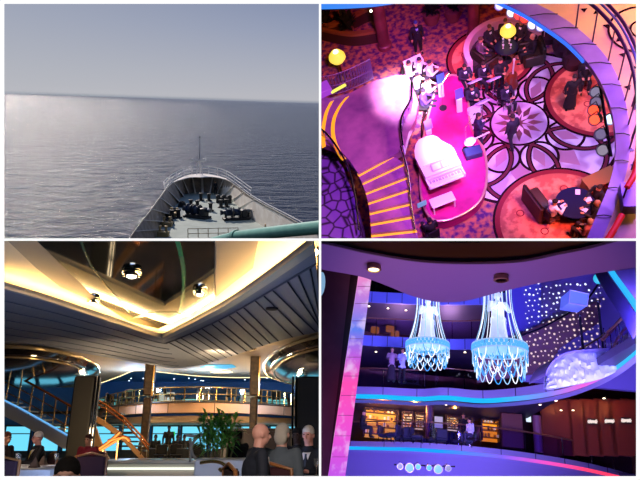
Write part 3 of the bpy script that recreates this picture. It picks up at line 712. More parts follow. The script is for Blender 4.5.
# people -------------------------------------------------------------------
def pp(x, y, z=ZF + .035): return H.z(x, y, z)
person(H, pp(419, 53), (-.2, -1), 'stand', 'waiter in dark clothes standing alone on the patterned carpet', top='#17131f', bottom='#0c0a10', shirt='#8aa0e0', hair='#3a4a88')
person(H, pp(511, 146), (-.15, 1), 'walk', 'man in dark suit walking across the star medallion, seen from behind', top='#241a30', bottom='#1b1426')
person(H, pp(478, 144), (1, -.5), 'stand_sing', 'singer in a long dark dress at the edge of the stage', top='#1a1238', bottom='#141032', female=True)
chairm = mat('black chair fabric', '#120d16', .8)
def stand_chair(loc, face, label, colr='#120d16', group=None, name='chair'):
    r = root(H, name, loc, label, 'chair', group, rz=math.atan2(face[1], face[0]) + PI / 2, world_parts=False); m_ = mat('chair ' + colr, colr, .8)
    mb = MB(); mb.rbox((0, .03, .38), (.44, .42, .07), .02); obj(H, 'seat', mb, m_, r)
    mb = MB(); mb.rbox((0, .27, .68), (.42, .05, .5), .02); obj(H, 'backrest', mb, m_, r)
    for x in (-.19, .19):
        for y in (-.15, .24): mb = MB(); mb.tube([(x, y, 0), (x, y, .35)], .018, 6); obj(H, 'leg', mb, chrome, r)
    return r
def music_stand(loc, face, label, colr='#e9e4f4', w=.5):
    r = root(H, 'music_stand', loc, label, 'music stand', 'music stands of the band', rz=math.atan2(face[1], face[0]) + PI / 2, world_parts=False)
    mb = MB(); mb.box((0, 0, 1.0), (w, .03, .34), M=Matrix.Rotation(-.9, 3, 'X')); obj(H, 'desk', mb, mat('stand ' + colr, colr, .5), r, smooth=False)
    mb = MB(); mb.tube([(0, 0, .03), (0, 0, .95)], .018, 6); obj(H, 'pole', mb, chrome, r)
    mb = MB()
    for a in (0, 2.1, 4.2): mb.tube([(0, 0, .2), (.28 * math.cos(a), .28 * math.sin(a), .01)], .012, 5)
    obj(H, 'tripod', mb, chrome, r)
    return r
brass = mat('brass instrument', '#e0b050', .25, metal=1)
def horn(loc, face, label):
    r = root(H, 'saxophone', loc, label, 'saxophone', rz=math.atan2(face[1], face[0]) + PI / 2, world_parts=False)
    mb = MB(); mb.tube([(.05, -.2, 1.13), (.05, -.3, 1.15), (.05, -.36, 1.05), (.05, -.4, .7), (.06, -.44, .58), (.07, -.52, .6), (.08, -.56, .75), (.08, -.58, .82)], [.012, .014, .02, .035, .045, .05, .06, .1], 10); obj(H, 'tube', mb, brass, r)
    mb = MB()
    for k in range(5): mb.lathe([(.018, 0), (.018, .015)], (.05, -.44, .7 + .07 * k), 8, M=Matrix.Rotation(PI / 2, 3, 'X'))
    obj(H, 'keys', mb, brass, r)
band_r = [(465, 88, 'left musician in dark jacket and white shirt in the back row'), (483, 86, 'middle musician in dark jacket in the back row'), (472, 108, 'musician in dark jacket and bright white shirt in the front row'), (505, 107, 'musician in black bent over a drum beside the medallion')]
for i, (x, y, lab) in enumerate(band_r):
    p = pp(x, y); f = (-.1 + .2 * (i % 2), -1)
    stand_chair(p, f, 'black chair under the ' + lab.replace(' beside the medallion', '').replace(' in the back row', ', back row').replace(' in the front row', ', front row'), group='chairs of the band')
    person(H, p, f, 'sit_play', lab, top='#181228', bottom='#100c1c', shirt='#f4f0ff', tie='#222030')
    if i < 3: music_stand(p + V((.05, -.72, 0)), (0, 1), ('music stand before the ' + lab)[:90], '#c8c8f0')
# tall player with bass
p = pp(499, 90); person(H, p, (0, -1), 'stand_play', 'tall standing bass player in black behind the band', top='#0e0b16', bottom='#0e0b16')
bs = root(H, 'double_bass', p + V((.28, -.42, .005)), 'double bass upright before the tall standing player', 'double bass', world_parts=False)
mb = MB(); mb.lathe([(.02, 0), (.24, .1), (.3, .3), (.2, .6), (.24, .85), (.15, 1.05), (.03, 1.1)], (0, 0, .1), 20, 1, .45); obj(H, 'body', mb, mat('bass wood', '#6a2c14', .3), bs)
mb = MB(); mb.tube([(0, -.05, 1.15), (0, -.08, 1.85)], .03, 8); mb.ball((0, -.08, 1.88), (.05, .05, .08), 8); obj(H, 'neck', mb, mat('pale neck', '#d8c8c0', .4), bs)
mb = MB(); mb.tube([(0, 0, 0), (0, 0, .12)], .01, 6); obj(H, 'endpin', mb, chrome, bs)
# drum for the seated drummer
dr = root(H, 'snare_drum', pp(508, 112), 'small drum on a stand before the drummer', 'drum', world_parts=False)
mb = MB(); mb.lathe([(.18, .55), (.18, .7), (0, .705)], (0, 0, 0), 20); obj(H, 'shell', mb, chrome, dr)
mb = MB(); 
for a in (0, 2.1, 4.2): mb.tube([(0, 0, .55), (.2 * math.cos(a), .2 * math.sin(a), 0)], .012, 5)
obj(H, 'tripod', mb, chrome, dr)
# white clad brass section on the left of the stage
band_l = [(411, 84, 'white jacketed musician at the far left of the band'), (421, 81, 'white jacketed musician, second from the left in the back'), (431, 84, 'white jacketed musician next to the blue music desk'), (419, 96, 'white jacketed musician in the front left of the brass section'), (429, 100, 'white jacketed musician in the front row near the stage edge'), (425, 112, 'musician in violet jacket below the white jacketed ones')]
for i, (x, y, lab) in enumerate(band_l):
    p = pp(x, y); f = (.9, -.6)
    person(H, p, f, 'sit_play', lab, top='#efe6f6' if i < 5 else '#4a2c78', bottom='#1a1430', hair='#241a30')
    stand_chair(p, f, 'dark chair of the ' + lab, group='chairs of the brass section')
    if i in (1, 3): horn(p + V((.02, -.02, 0)), f, 'brass saxophone held by the ' + lab)
for (x, y, colr, f, lab) in ((415, 75, '#f6e8ff', (0, -1), 'long pale music desk behind the white jacketed musicians'), (441, 93, '#4a78f0', (-1, .4), 'blue music desk with white edge at the top of the stage'), (459, 108, '#5c58c8', (-1, .4), 'blue and white music desk on the right edge of the stage'), (429, 138, '#8c80d0', (-1, .3), 'pale lilac music desk left of the piano tail'), (474, 121, '#e8c8e0', (0, 1), 'large pale pink music desk before the front row musician')):
    p = H.z(x, y, ZF + .56 if x in (441, 459) else ZF + .035); r = root(H, 'music_desk', p, lab, 'music desk', 'music desks of the band', rz=math.atan2(f[1], f[0]) + PI / 2, world_parts=False)
    wd = .85 if x == 415 else .5
    mb = MB(); mb.rbox((0, 0, .38), (wd, .22, .76), .03); obj(H, 'front', mb, wh, r)
    mb = MB(); mb.box((0, .03, .80), (wd * .92, .3, .03), M=Matrix.Rotation(.35, 3, 'X')); obj(H, 'top', mb, mat('desk top ' + colr, colr, .4), r, smooth=False)
# mic stands and guitar on the stage
for (x, y, lab) in ((443, 108, 'thin microphone stand in the middle of the stage'), (466, 150, 'microphone stand next to the singer')):
    p = H.z(x, y, ZS + .01); r = root(H, 'microphone_stand', p, lab, 'microphone stand', world_parts=False)
    mb = MB(); mb.lathe([(.15, 0), (.15, .02), (.02, .03)], (0, 0, 0), 16); obj(H, 'base', mb, blk, r)
    mb = MB(); mb.tube([(0, 0, .02), (0, 0, 1.3), (.45, .2, 1.5)], .013, 6); obj(H, 'pole', mb, chrome, r)
    mb = MB(); mb.ball((.47, .21, 1.51), (.05, .03, .03), 8); obj(H, 'microphone', mb, blk, r)
gp = H.z(470, 142, ZS + .35); r = root(H, 'guitar', gp, 'white electric guitar on a stand at the stage edge', 'guitar', rz=.3)
r = r; mb = MB(); mb.lathe([(.0, 0), (.14, .0), (.18, .03), (.14, .06), (0, .06)], gp, 18, 1.3, 1); obj(H, 'body', mb, wh, r)
mb = MB(); mb.box(gp + V((.42, -.13, .05)), (.7, .05, .03), rz=-.3); obj(H, 'neck', mb, mat('pale neck', '#d8c8c0', .4), r)
mb = MB(); mb.tube([gp + V((-.0, 0, 0)), gp + V((.05, .1, -.33))], .02, 6); mb.tube([gp, gp + V((.05, -.15, -.33))], .02, 6); obj(H, 'stand', mb, blk, r)
bx = H.z(473, 155, ZS + .01)
mb = MB(); mb.rbox(bx + V((0, 0, .15)), (.62, .4, .3), .03, rz=-.2); obj(H, 'amplifier', mb, mat('blue black amplifier', '#1c2a5c', .6), label='dark blue amplifier box below the white guitar', cat='amplifier', smooth=False)
# keyboard player by the lower edge
person(H, H.z(432, 238, ZF + .035), (0, 1), 'sit', 'person in black sitting in the shadow left of the piano bench', top='#08060e', bottom='#08060e', hair='#0a0810')
stand_chair(H.z(432, 238, ZF + .035), (0, 1), 'black chair at the lower left edge of the stage')
sc_ = H.z(422, 204, ZF + 1.0); r = root(H, 'monitor_screen', sc_ - V((0, 0, .96)), 'small pale blue screen on a stand left of the piano bench', 'screen')
mb = MB(); mb.rbox(sc_, (.34, .05, .26), .01); obj(H, 'screen', mb, glow('pale blue screen', '#7fa4e8', .8), r)
mb = MB(); mb.tube([sc_ - V((0, 0, .94)), sc_], .02, 6); obj(H, 'pole', mb, blk, r)
# round sofa with guests ---------------------------------------------------
sofa_c = pp(507, 62)
sf = root(H, 'curved_sofa', sofa_c, 'curved pale sofa around the guests at the top of the lobby', 'sofa')
sofam = mat('pale sofa fabric', '#caa8b0', .9)
mb = MB(); mb.ring(sofa_c + V((0, 0, .12)), 1.0, 1.5, .3, 30, .15, PI - .15); obj(H, 'seat', mb, mat('sofa seat', '#2c2028', .9), sf)
mb = MB(); mb.ring(sofa_c + V((0, 0, .12)), 1.5, 1.72, .75, 30, .05, PI - .05); obj(H, 'backrest', mb, sofam, sf)
mb = MB(); mb.ring(sofa_c + V((0, 0, .0)), 1.1, 1.6, .12, 30, .15, PI - .15); obj(H, 'plinth', mb, blk, sf)
for a, t_, lab in ((.55, '#2a2430', 'guest in dark clothes at the right end of the curved sofa'), (1.15, '#1a1420', 'guest in black, second from the right on the curved sofa'), (1.8, '#201a2c', 'guest in black, second from the left on the curved sofa'), (2.5, '#6a5068', 'guest in grey lilac at the left end of the curved sofa')):
    p = sofa_c + V((1.08 * math.cos(a), 1.08 * math.sin(a), -.02)); person(H, p, (-math.cos(a), -math.sin(a)), 'sit', lab, top=t_, bottom='#100c14', shirt='#e8e0f0', hair='#5a4030')
def table(c, r_, lab, top_='#1a1838', cloth=False):
    t = root(H, 'round_table', c, lab, 'table', world_parts=False)
    mb = MB(); mb.lathe([(0, .70), (r_, .70), (r_ + .01, .72), (r_, .74), (0, .742)], (0, 0, 0), 28); obj(H, 'tabletop', mb, mat('table ' + top_, top_, .3), t)
    mb = MB(); mb.lathe([(.25, 0), (.25, .03), (.05, .06), (.045, .70)], (0, 0, 0), 16); obj(H, 'pedestal', mb, blk, t)
    return t
table(sofa_c + V((0, .1, -.0)), .45, 'small dark round table among the guests on the curved sofa')
for k, (dx, dy) in enumerate(((-.15, .0), (.18, .1), (.02, .3), (.1, -.15))):
    mb = MB(); mb.lathe([(.03, 0), (.035, .01), (.008, .02), (.008, .1), (.04, .13), (.045, .2), (.0, .19)], sofa_c + V((dx, dy + .1, .745)), 10); obj(H, 'glass', mb, mat('bright glass', '#e8e8ff', .1), label='drinking glass on the small dark table by the curved sofa', cat='glass', group='glasses on the sofa table')
for (x, y, f, lab) in ((486, 64, (1, .2), 'dark armchair at the left of the sofa group'), (531, 60, (-1, .3), 'dark armchair at the right of the sofa group')):
    p = pp(x, y); r = root(H, 'armchair', p, lab, 'armchair', rz=math.atan2(f[1], f[0]) + PI / 2, world_parts=False)
    m_ = mat('olive black leather', '#2a2416', .5)
    mb = MB(); mb.rbox((0, 0, .25), (.75, .75, .36), .06); obj(H, 'seat', mb, m_, r)
    mb = MB(); mb.rbox((0, .38, .48), (.8, .16, .8), .05); obj(H, 'backrest', mb, m_, r)
    for s_ in (-.42, .42): mb = MB(); mb.rbox((s_, 0, .35), (.14, .8, .55), .05); obj(H, 'armrest', mb, m_, r)
person(H, pp(531, 60, ZF + .0) + V((0, 0, .04)), (-1, .3), 'sit', 'guest in dark clothes in the right armchair of the sofa group', top='#14101c', bottom='#100c14', hair='#c8a080')
# couple at the right
person(H, pp(569, 108), (-.3, -1), 'stand', 'person in a long black dress standing on the right round carpet', top='#0a070c', bottom='#0a070c', female=True)
person(H, pp(583, 84), (-.5, -1), 'sit', 'seated guest in black at the bar tables under the balcony', top='#0f0c14', bottom='#0a070c', shirt='#b0a8d0')
stand_chair(pp(583, 84), (-.5, -1), 'dark chair under the seated guest below the balcony edge')
for (x, y, lab) in ((562, 52, 'dark empty tub chair under the blue balcony edge, nearer the red carpet'), (548, 40, 'dark empty tub chair under the blue balcony edge, nearer the yellow lamp'), (572, 66, 'dark empty tub chair under the blue balcony edge, nearest the seated guest')):
    p = pp(x, y); r = root(H, 'tub_chair', p, lab, 'chair', 'tub chairs under the balcony', world_parts=False); m_ = mat('dark wine fabric', '#3a1420', .9)
    mb = MB(); mb.lathe([(.3, 0), (.34, .05), (.34, .34), (0, .36)], (0, 0, 0), 20); obj(H, 'seat', mb, m_, r)
    mb = MB(); mb.ring((0, 0, .3), .3, .4, .4, 20, -.3, PI + .3); obj(H, 'backrest', mb, m_, r)
# dining party bottom right
tc_ = pp(572, 214); tb = table(tc_, .62, 'dark blue round table with plates at the bottom right', '#16143c')
for k, (dx, dy) in enumerate(((-.38, .05), (.3, .3), (.1, -.38), (.42, -.12))):
    mb = MB(); mb.box(tc_ + V((dx, dy, .75)), (.2, .15, .012), rz=k); obj(H, 'napkin', mb, mat('white lilac napkin', '#d8ccf4', .8), label='folded pale napkin on the dark blue round table', cat='napkin', group='napkins on the dark blue table', smooth=False)
for (x, y, f, pose, t_, fm_, lab, hr) in ((551, 221, (1, .1), 'sit_table', '#f4dfe8', False, 'person in a white shirt at the left of the dark blue table', '#1c1018'), (594, 207, (-1, -.1), 'sit_table', '#140f1a', False, 'person in black at the right of the dark blue table, face in profile', '#241410'), (592, 222, (-1, .5), 'sit_table', '#1a1620', False, 'person in dark grey at the lower right of the dark blue table', '#8a6a58'), (585, 240, (-.4, 1), 'sit', '#8c5060', True, 'person in rose at the near side of the dark blue table', '#9a8c90')):
    p = pp(x, y, ZF + .055); person(H, p, f, pose, lab, top=t_, bottom='#2a1c28', female=fm_, hair=hr)
    stand_chair(p, f, 'dining chair of the ' + ' '.join(lab.split(' of the ')[0].split()[:12]), '#4a2018')
b1 = pp(539, 208); r = root(H, 'bench_seat', b1, 'small dark banquette left of the person in white', 'bench')
mb = MB(); mb.rbox(b1 + V((0, 0, .24)), (.5, 1.2, .42), .05); obj(H, 'seat', mb, mat('brown leather', '#3c2018', .6), r)
mb = MB(); mb.rbox(b1 + V((-.3, 0, .5)), (.14, 1.2, .95), .05); obj(H, 'backrest', mb, mat('brown leather', '#3c2018', .6), r)
# wood framed side table at right edge of that carpet
q = pp(597, 190); r = root(H, 'open_shelf', q, 'low wooden framed cabinet beside the lower balcony edge', 'cabinet')
for dx in (-.5, .5): mb = MB(); mb.box(q + V((dx, 0, .35)), (.07, .5, .7)); obj(H, 'side_panel', mb, mat('warm wood', '#8a5a2c', .5), r, smooth=False)
mb = MB(); mb.box(q + V((0, 0, .72)), (1.1, .55, .05)); obj(H, 'top', mb, mat('warm wood', '#8a5a2c', .5), r, smooth=False)
mb = MB(); mb.box(q + V((0, .2, .35)), (.93, .04, .66)); obj(H, 'back_panel', mb, mat('dark wood', '#3a2010', .5), r, smooth=False)
# side planters and chairs at the top --------------------------------------
for (x, y, lab) in ((432, 22, 'round rose planter with dark leaves at the top, left one of two'), (453, 19, 'round rose planter with dark leaves at the top, right one of two')):
    p = pp(x, y); r = root(H, 'planter', p, lab, 'planter', world_parts=False)
    mb = MB(); mb.lathe([(.28, 0), (.36, .3), (.38, .55), (.33, .56), (.3, .45), (0, .45)], (0, 0, 0), 20); obj(H, 'pot', mb, mat('rose pot', '#7c4040', .6), r)
    mb = MB(); rnd = random.Random(x)
    for k in range(40):
        a = rnd.random() * 2 * PI; t = rnd.uniform(.3, 1.2); e1 = V((.45 * math.cos(a) * t, .45 * math.sin(a) * t, .5 + 1.1 * rnd.random())); s_ = V((-math.sin(a), math.cos(a), 0)) * .09
        b0 = V((0, 0, .45)); m1 = b0.lerp(e1, .6) + V((0, 0, .15)); mb.add([b0, m1 - s_, e1, m1 + s_], [(0, 1, 2, 3)])
    obj(H, 'leaves', mb, mat('dark leaves', '#0f1a10', .7), r)
# curved banquettes and fence top left
ban = mat('tan banquette', '#8a5430', .7)
for pts, lab in ((((-20, 62), (20, 76), (60, 62), (95, 45), (110, 38)), 'curved tan banquette back at the upper left, nearest the corner'), (((0, 80), (60, 92), (105, 88), (135, 82)), 'curved tan banquette back in front of the column')):
    P = curve([Q(x, y, ZF + .05) for x, y in pts], 6); r = root(H, 'curved_banquette', P[len(P) // 2], lab, 'banquette')
    mb = MB(); mb.slab([p + V((0, 0, .55)) for p in P], [p + V((0, .22, .55)) for p in P], .14); obj(H, 'top_roll', mb, ban, r)
    mb = MB(); mb.slab([p + V((0, .02, 0)) for p in P], [p + V((0, .2, 0)) for p in P], .55); obj(H, 'backrest', mb, mat('dark banquette', '#3a1c14', .8), r)
for (x, y, lab) in ((328, 33, 'dark leafy plant in the upper left corner by the globe lamp'), (350, 36, 'dark leafy plant right above the left globe lamp')):
    p = pp(x, y); r = root(H, 'potted_plant', p, lab, 'plant', world_parts=False); rnd = random.Random(x)
    mb = MB(); mb.lathe([(.2, 0), (.26, .4), (0, .4)], (0, 0, 0), 14); obj(H, 'pot', mb, mat('rose pot', '#7c4040', .6), r)
    mb = MB()
    for k in range(50):
        a = rnd.random() * 2 * PI; e1 = V((.6 * math.cos(a) * rnd.random(), .6 * math.sin(a) * rnd.random(), .5 + 1.1 * rnd.random())); s_ = V((-math.sin(a), math.cos(a), 0)) * .1; b0 = V((0, 0, .4)); m1 = b0.lerp(e1, .6) + V((0, 0, .12)); mb.add([b0, m1 - s_, e1, m1 + s_], [(0, 1, 2, 3)])
    obj(H, 'leaves', mb, mat('dark leaves', '#0f1a10', .7), r)
# wire fence
P = curve([Q(x, y, ZF + .35) for x, y in ((-10, 192), (40, 186), (85, 168), (108, 156))], 8); r = root(H, 'wire_fence', P[0], 'fine pale wire fence curving behind the violet landing', 'fence'); wm = mat('pale wire', '#8878a8', .4, metal=.4)
for h in (.02, .5, 1.1): mb = MB(); mb.tube([p + V((0, 0, h)) for p in P], .015, 5); obj(H, 'rail', mb, wm, r)
mb = MB()
for i in range(len(P) - 1):
    for t_ in (0, .5):
        a = P[i].lerp(P[i + 1], t_); b_ = P[min(i + 1, len(P) - 1)]
        mb.tube([a, a + V((0, 0, 1.1))], .012, 4); mb.tube([a, b_ + V((0, 0, 1.1))], .008, 4)
obj(H, 'netting', mb, wm, r)
q = Q(8, 185, ZL + .05); mb = MB(); mb.rbox(q + V((0, 0, .15)), (.55, .5, .3), .02); obj(H, 'light_box', mb, glow('magenta light box', '#b040e0', .8), label='small magenta glowing box at the left edge of the landing', cat='light box')
q = Q(38, 181, ZL + .05); mb = MB(); mb.rbox(q + V((0, 0, .1)), (.62, .12, .08), .02, rz=.1); obj(H, 'step_light', mb, glow('yellow tube', '#f6ee60', 1.2), label='short glowing yellow tube above the landing by the fence', cat='light')
# balconies --------------------------------------------------------------
ZB = -8.5
inner = [(340, -6), (400, 22), (450, 52), (500, 88), (545, 138), (575, 196), (590, 260), (590, 320), (577, 372), (553, 430), (528, 490)]
outer = [(395, -10), (470, 26), (520, 60), (570, 110), (600, 165), (616, 230), (620, 300), (606, 370), (582, 435), (560, 490)]
A = curve([Q(x, y, ZB) for x, y in inner], 6)
def resample(P, n):
    L_ = [0]
    for i in range(1, len(P)): L_.append(L_[-1] + (P[i] - P[i - 1]).length)
    o_ = []; j = 0
    for i in range(n):
        t = L_[-1] * i / (n - 1)
        while j < len(P) - 2 and L_[j + 1] < t: j += 1
        o_.append(P[j].lerp(P[j + 1], (t - L_[j]) / max(1e-9, L_[j + 1] - L_[j])))
    return o_
A = resample(A, 60); B = resample(curve([Q(x, y, ZB) for x, y in outer], 6), 60)
bal = root(H, 'balcony_edge', A[30], 'broad curved violet balcony edge sweeping down the right side', 'balcony')
mb = MB(); mb.slab(A, B, -.1); obj(H, 'ledge', mb, mat('violet balcony cladding', '#a080c8', .35, coat=.3, noise='#8c6cb4', scale=1.4), bal)
mb = MB(); mb.slab([p + V((-.02, 0, .0)) for p in A[:24]], [p + V((-.02, 0, -.06)) for p in A[:24]], -.03, (1, 0, 0)); obj(H, 'light_strip', mb, glow('blue edge light', '#2f6cf4', 1.3), bal)
for i in range(4, 60, 5):
    a, b = A[i], B[i]; n_ = (b - a)
    mb = MB(); mb.tube([a + V((0, 0, .012)), a.lerp(b, .5) + V((0, 0, .04)), b + V((0, 0, .012))], .009, 5); obj(H, 'seam', mb, blk, bal)
# floor behind the balcony edge
far = [Q(x, y, ZB - .02) for x, y in ((560, -60), (640, -60), (760, -40), (820, 100), (820, 300), (800, 520), (640, 520))]
mb = MB(); mb.k = 0; poly = [(p.x, p.y) for p in B] + [(p.x, p.y) for p in reversed(far)]
mb.prism(poly, ZB - .3, ZB - .02)
mb.k = 1
rc = Q(648, 58, ZB - .02)
for r0, r1 in ((.56, .60), (.2, .24)): mb.ring(rc, r0, r1, .008, 48)
for k, (x, y) in enumerate(((520, 20), (545, 25), (565, 52), (590, 80), (598, 110), (618, 135), (608, 175), (625, 215), (622, 330), (612, 300))):
    c = Q(x + 8, y, ZB - .02); s_ = .07; a = k * 1.1; mb.prism([(c.x + s_ * math.cos(a + j * 2.1), c.y + s_ * math.sin(a + j * 2.1)) for j in range(3)], ZB - .02, ZB - .012)
obj(H, 'floor_upper', mb, [mat('beige upper marble', '#d8b078', .35, noise='#c8947c', scale=1.2), darkm], kind='structure', smooth=False)
hr = mat('dark wine handrail', '#3a1430', .35)
P = [Q(x, y, ZB + .75) for x, y in ((520, -8), (556, 20), (590, 58), (612, 98), (626, 140), (634, 190), (637, 240))]
t = root(H, 'curved_handrail', P[3], 'dark wine curved handrail along the beige upper floor', 'handrail')
for k, (o1, r_) in enumerate(((0, .03), (.12, .02), (.2, .03))): mb = MB(); mb.tube([p + V((o1, o1 * .6, 0)) for p in curve(P, 6)], r_, 8); obj(H, 'rail', mb, (hr, mat('steel blue rail', '#7078a8', .3, metal=.6), hr)[k], t)
for p in P: mb = MB(); mb.tube([p, V((p.x + .05, p.y + .03, ZB))], .014, 6); obj(H, 'post', mb, hr, t)
redr = mat('red padded rail', '#e8201c', .5, emit='#e8201c', es=.25)  # faint glow put into the pad so it stays red in dim light
for k, pts in enumerate((((637, 170), (638, 235), (637, 300), (630, 345), (614, 375)), ((604, 430), (590, 455), (575, 480)))):
    P = curve([Q(x, y, ZB + .5) for x, y in pts], 6); t = root(H, 'red_rail', P[0], ('long red padded rail along the right picture edge', 'short red padded rail at the bottom right corner')[k], 'rail')
    mb = MB(); mb.tube(P, .045, 10); obj(H, 'pad', mb, redr, t)
    for p in P[::6]: mb = MB(); mb.tube([p, V((p.x, p.y, ZB))], .015, 6); obj(H, 'post', mb, hr, t)
q = Q(615, 405, ZB + .01); mb = MB(); mb.box(q + V((0, 0, .12)), (.24, .42, .22), rz=-.5); obj(H, 'metal_case', mb, mat('grey violet metal', '#6c6090', .3, metal=.6), label='grey violet metal case between the two red rails', cat='case', smooth=False)
# upper left balcony edge with blue light
P = curve([H.z(x, y, ZB) for x, y in ((312, 10.5), (350, 9.5), (380, 7), (408, 1.5), (425, -4))], 6)
t = root(H, 'balcony_edge', P[0], 'dark balcony edge with a blue light line along the top left', 'balcony')
mb = MB(); mb.slab(P, [p + V((0, 1.2, 0)) for p in P], .3); obj(H, 'ledge', mb, mat('dark slab', '#1a1420', .6), t)
mb = MB(); mb.slab([p + V((0, -.02, .06)) for p in P], [p + V((0, -.02, .24)) for p in P], -.03, (0, 1, 0)); obj(H, 'light_strip', mb, glow('cyan blue edge light', '#3a86ee', 1.1), t)
q = H.z(371, 11, ZB - .1); mb = MB(); mb.ball(q, .03, 8); obj(H, 'downlight', mb, glow('tiny warm lamp', '#fff0c0', 6), label='tiny white downlight under the blue balcony line', cat='light')
# stage lights
def stage_light(p, tgt, lab, colr, on=True, r_=.1, nm='lobby'):
    d_ = (V(tgt) - V(p)).normalized(); M = d_.to_track_quat('Z', 'Y').to_matrix()
    t = root(H, 'stage_light', p, lab, 'stage light', 'stage lights on the trusses')
    mb = MB(); mb.lathe([(r_ * .6, -.24), (r_ * .9, -.2), (r_, .0), (r_ * 1.05, .06), (r_ * .95, .06), (r_ * .9, .02)], p, 16, M=M); obj(H, 'housing', mb, mat('silver lamp can', '#b8b0c8', .35, metal=.6), t)
    mb = MB(); mb.lathe([(0, .035), (r_ * .85, .03)], p, 16, M=M); obj(H, 'lens', mb, glow('lens ' + colr, colr, 2.2 if on else .35), t)
    mb = MB(); mb.tube([V(p) + M @ V((r_ * 1.1, 0, 0)), V(p) + V((0, 0, .22)), V(p) + M @ V((-r_ * 1.1, 0, 0))], .012, 6); obj(H, 'yoke', mb, blk, t)
tp = [H.z(x, y, ZB - .35) for x, y in ((500, 5), (512, 12), (519, 15), (525, 18), (533, 24), (541, 26))]
for i, (p, c_, l_) in enumerate(zip(tp, ('#c8b8f8', '#f4eaff', '#ff4040', '#ff3a30', '#e8dcff', '#d0c0f8'), ('pale violet stage light nearest the top left of the curved truss', 'white stage light next to the red ones', 'red stage light, left of the red pair', 'red stage light, right of the red pair', 'white stage light right of the red pair', 'last pale stage light at the lower end of the upper truss'))):
    stage_light(p, V(p) * .88 + V((-.5, 0, -.3)), l_, c_)
mb = MB(); mb.tube([p + V((0, 0, .24)) for p in curve([tp[0] + (tp[0] - tp[1])] + tp, 5)], .025, 8); obj(H, 'light_truss', mb, blk, label='thin dark pipe carrying the upper stage lights', cat='pipe')
tp = [H.z(x, y, ZB - .35) for x, y in ((596, 92), (596.5, 102), (594, 110), (595, 119.5), (601, 134), (603, 150), (611, 119))]
for i, (p, c_, l_) in enumerate(zip(tp, ('#e0d0ff', '#c8b0e8', '#ff4a30', '#ff5238', '#c8b0f0', '#f0dcff', '#c0e0ff'), ('pale stage light at the top of the right truss', 'dim violet stage light above the orange ones', 'orange red stage light, upper of the pair', 'orange red stage light, lower of the pair', 'dim violet stage light below the orange ones', 'white stage light at the bottom of the right truss', 'bluish stage light close to the violet ledge'))):
    stage_light(p, V(p) * .9 + V((-.35, 0, 0)), l_, c_, on=i in (2, 3, 6), r_=.1)
mb = MB(); mb.tube(curve([H.z(x, y, ZB - .12) for x, y in ((600, 84), (603, 105), (607, 130), (611, 156))], 5), .025, 8); obj(H, 'light_truss', mb, chrome, label='thin pale pipe carrying the right stage lights', cat='pipe')
# light ----------------------------------------------------------------
def spotp(px_, py_, dep, tgt, col_, pw, ang, size=.4, blend=.6): light(H, 'SPOT', at(H, px_, py_, dep), col_, pw, size, tgt, ang, blend, name='lobby_spot')
spotp(520, -70, 13, C0, '#b090ff', 4600, 50)
spotp(700, 60, 14, C0 + V((0, -1.5, 0)), '#c0a0ff', 3000, 60)
spotp(460, -60, 13, H.z(455, 110, ZF), '#ff40c0', 5200, 34)
spotp(520, -60, 12, H.z(445, 165, ZF), '#ffd8fa', 15000, 12)
spotp(520, -40, 11, H.z(440, 82, ZF), '#e8c8ff', 4200, 16)
spotp(470, -50, 8, Q(172, 182, ZL), '#ffd8f8', 230000, 11, blend=1)
spotp(470, -50, 8, Q(110, 280, ZL), '#c060e0', 15000, 50)
spotp(430, -60, 13, H.z(370, 50, ZF), '#ff6a28', 2900, 34)
spotp(400, -50, 13, H.z(420, 60, ZF), '#a040ff', 3200, 30)
spotp(690, 150, 13, H.z(565, 212, ZF), '#ff7060', 4200, 28)
spotp(660, -40, 14, H.z(590, 95, ZF), '#ff7a40', 3000, 24)
spotp(500, -60, 14, H.z(495, 50, ZF), '#ff6a50', 3500, 24)
spotp(420, -50, 12, H.z(465, 225, ZF), '#8a50ff', 5500, 34)
light(H, 'AREA', at(H, 690, 60, 9.5) + V((0, 0, 2)), '#b070ff', 300, 2.0, at(H, 610, 120, 9), name='lobby_fill')
light(H, 'AREA', at(H, 760, 20, 11.5) + V((0, 0, 1.5)), '#ffc080', 1300, 1.5, Q(640, 60, ZB), name='lobby_fill')
# ================================================================== PLACE 3: the two-storey dining room
R = DINE; FZ = -1.2
def TZ(pts, z, n=6): return resample(curve([R.z(x, y, z) for x, y in pts], n), 40)
cream3 = mat('cream ceiling paint', '#d9c8a8', .8)
taupe = mat('taupe ceiling panel', '#8c8070', .7)
slat = mat('grey slatted soffit', '#8a8e9c', .55)
groove = mat('groove', '#4a4d58', .9)
# floor
mb = MB(); mb.box((-8, 26, FZ - .1), (40, 40, .2)); obj(R, 'floor', mb, mat('dark blue carpet', '#2a2430', .9, noise='#40303a', scale=2), kind='structure', smooth=False)
mb = MB(); mb.box((-2, 4.3, -1.9), (12, 3.2, .2)); obj(R, 'floor', mb, mat('dark blue carpet', '#2a2430'), kind='structure', smooth=False)
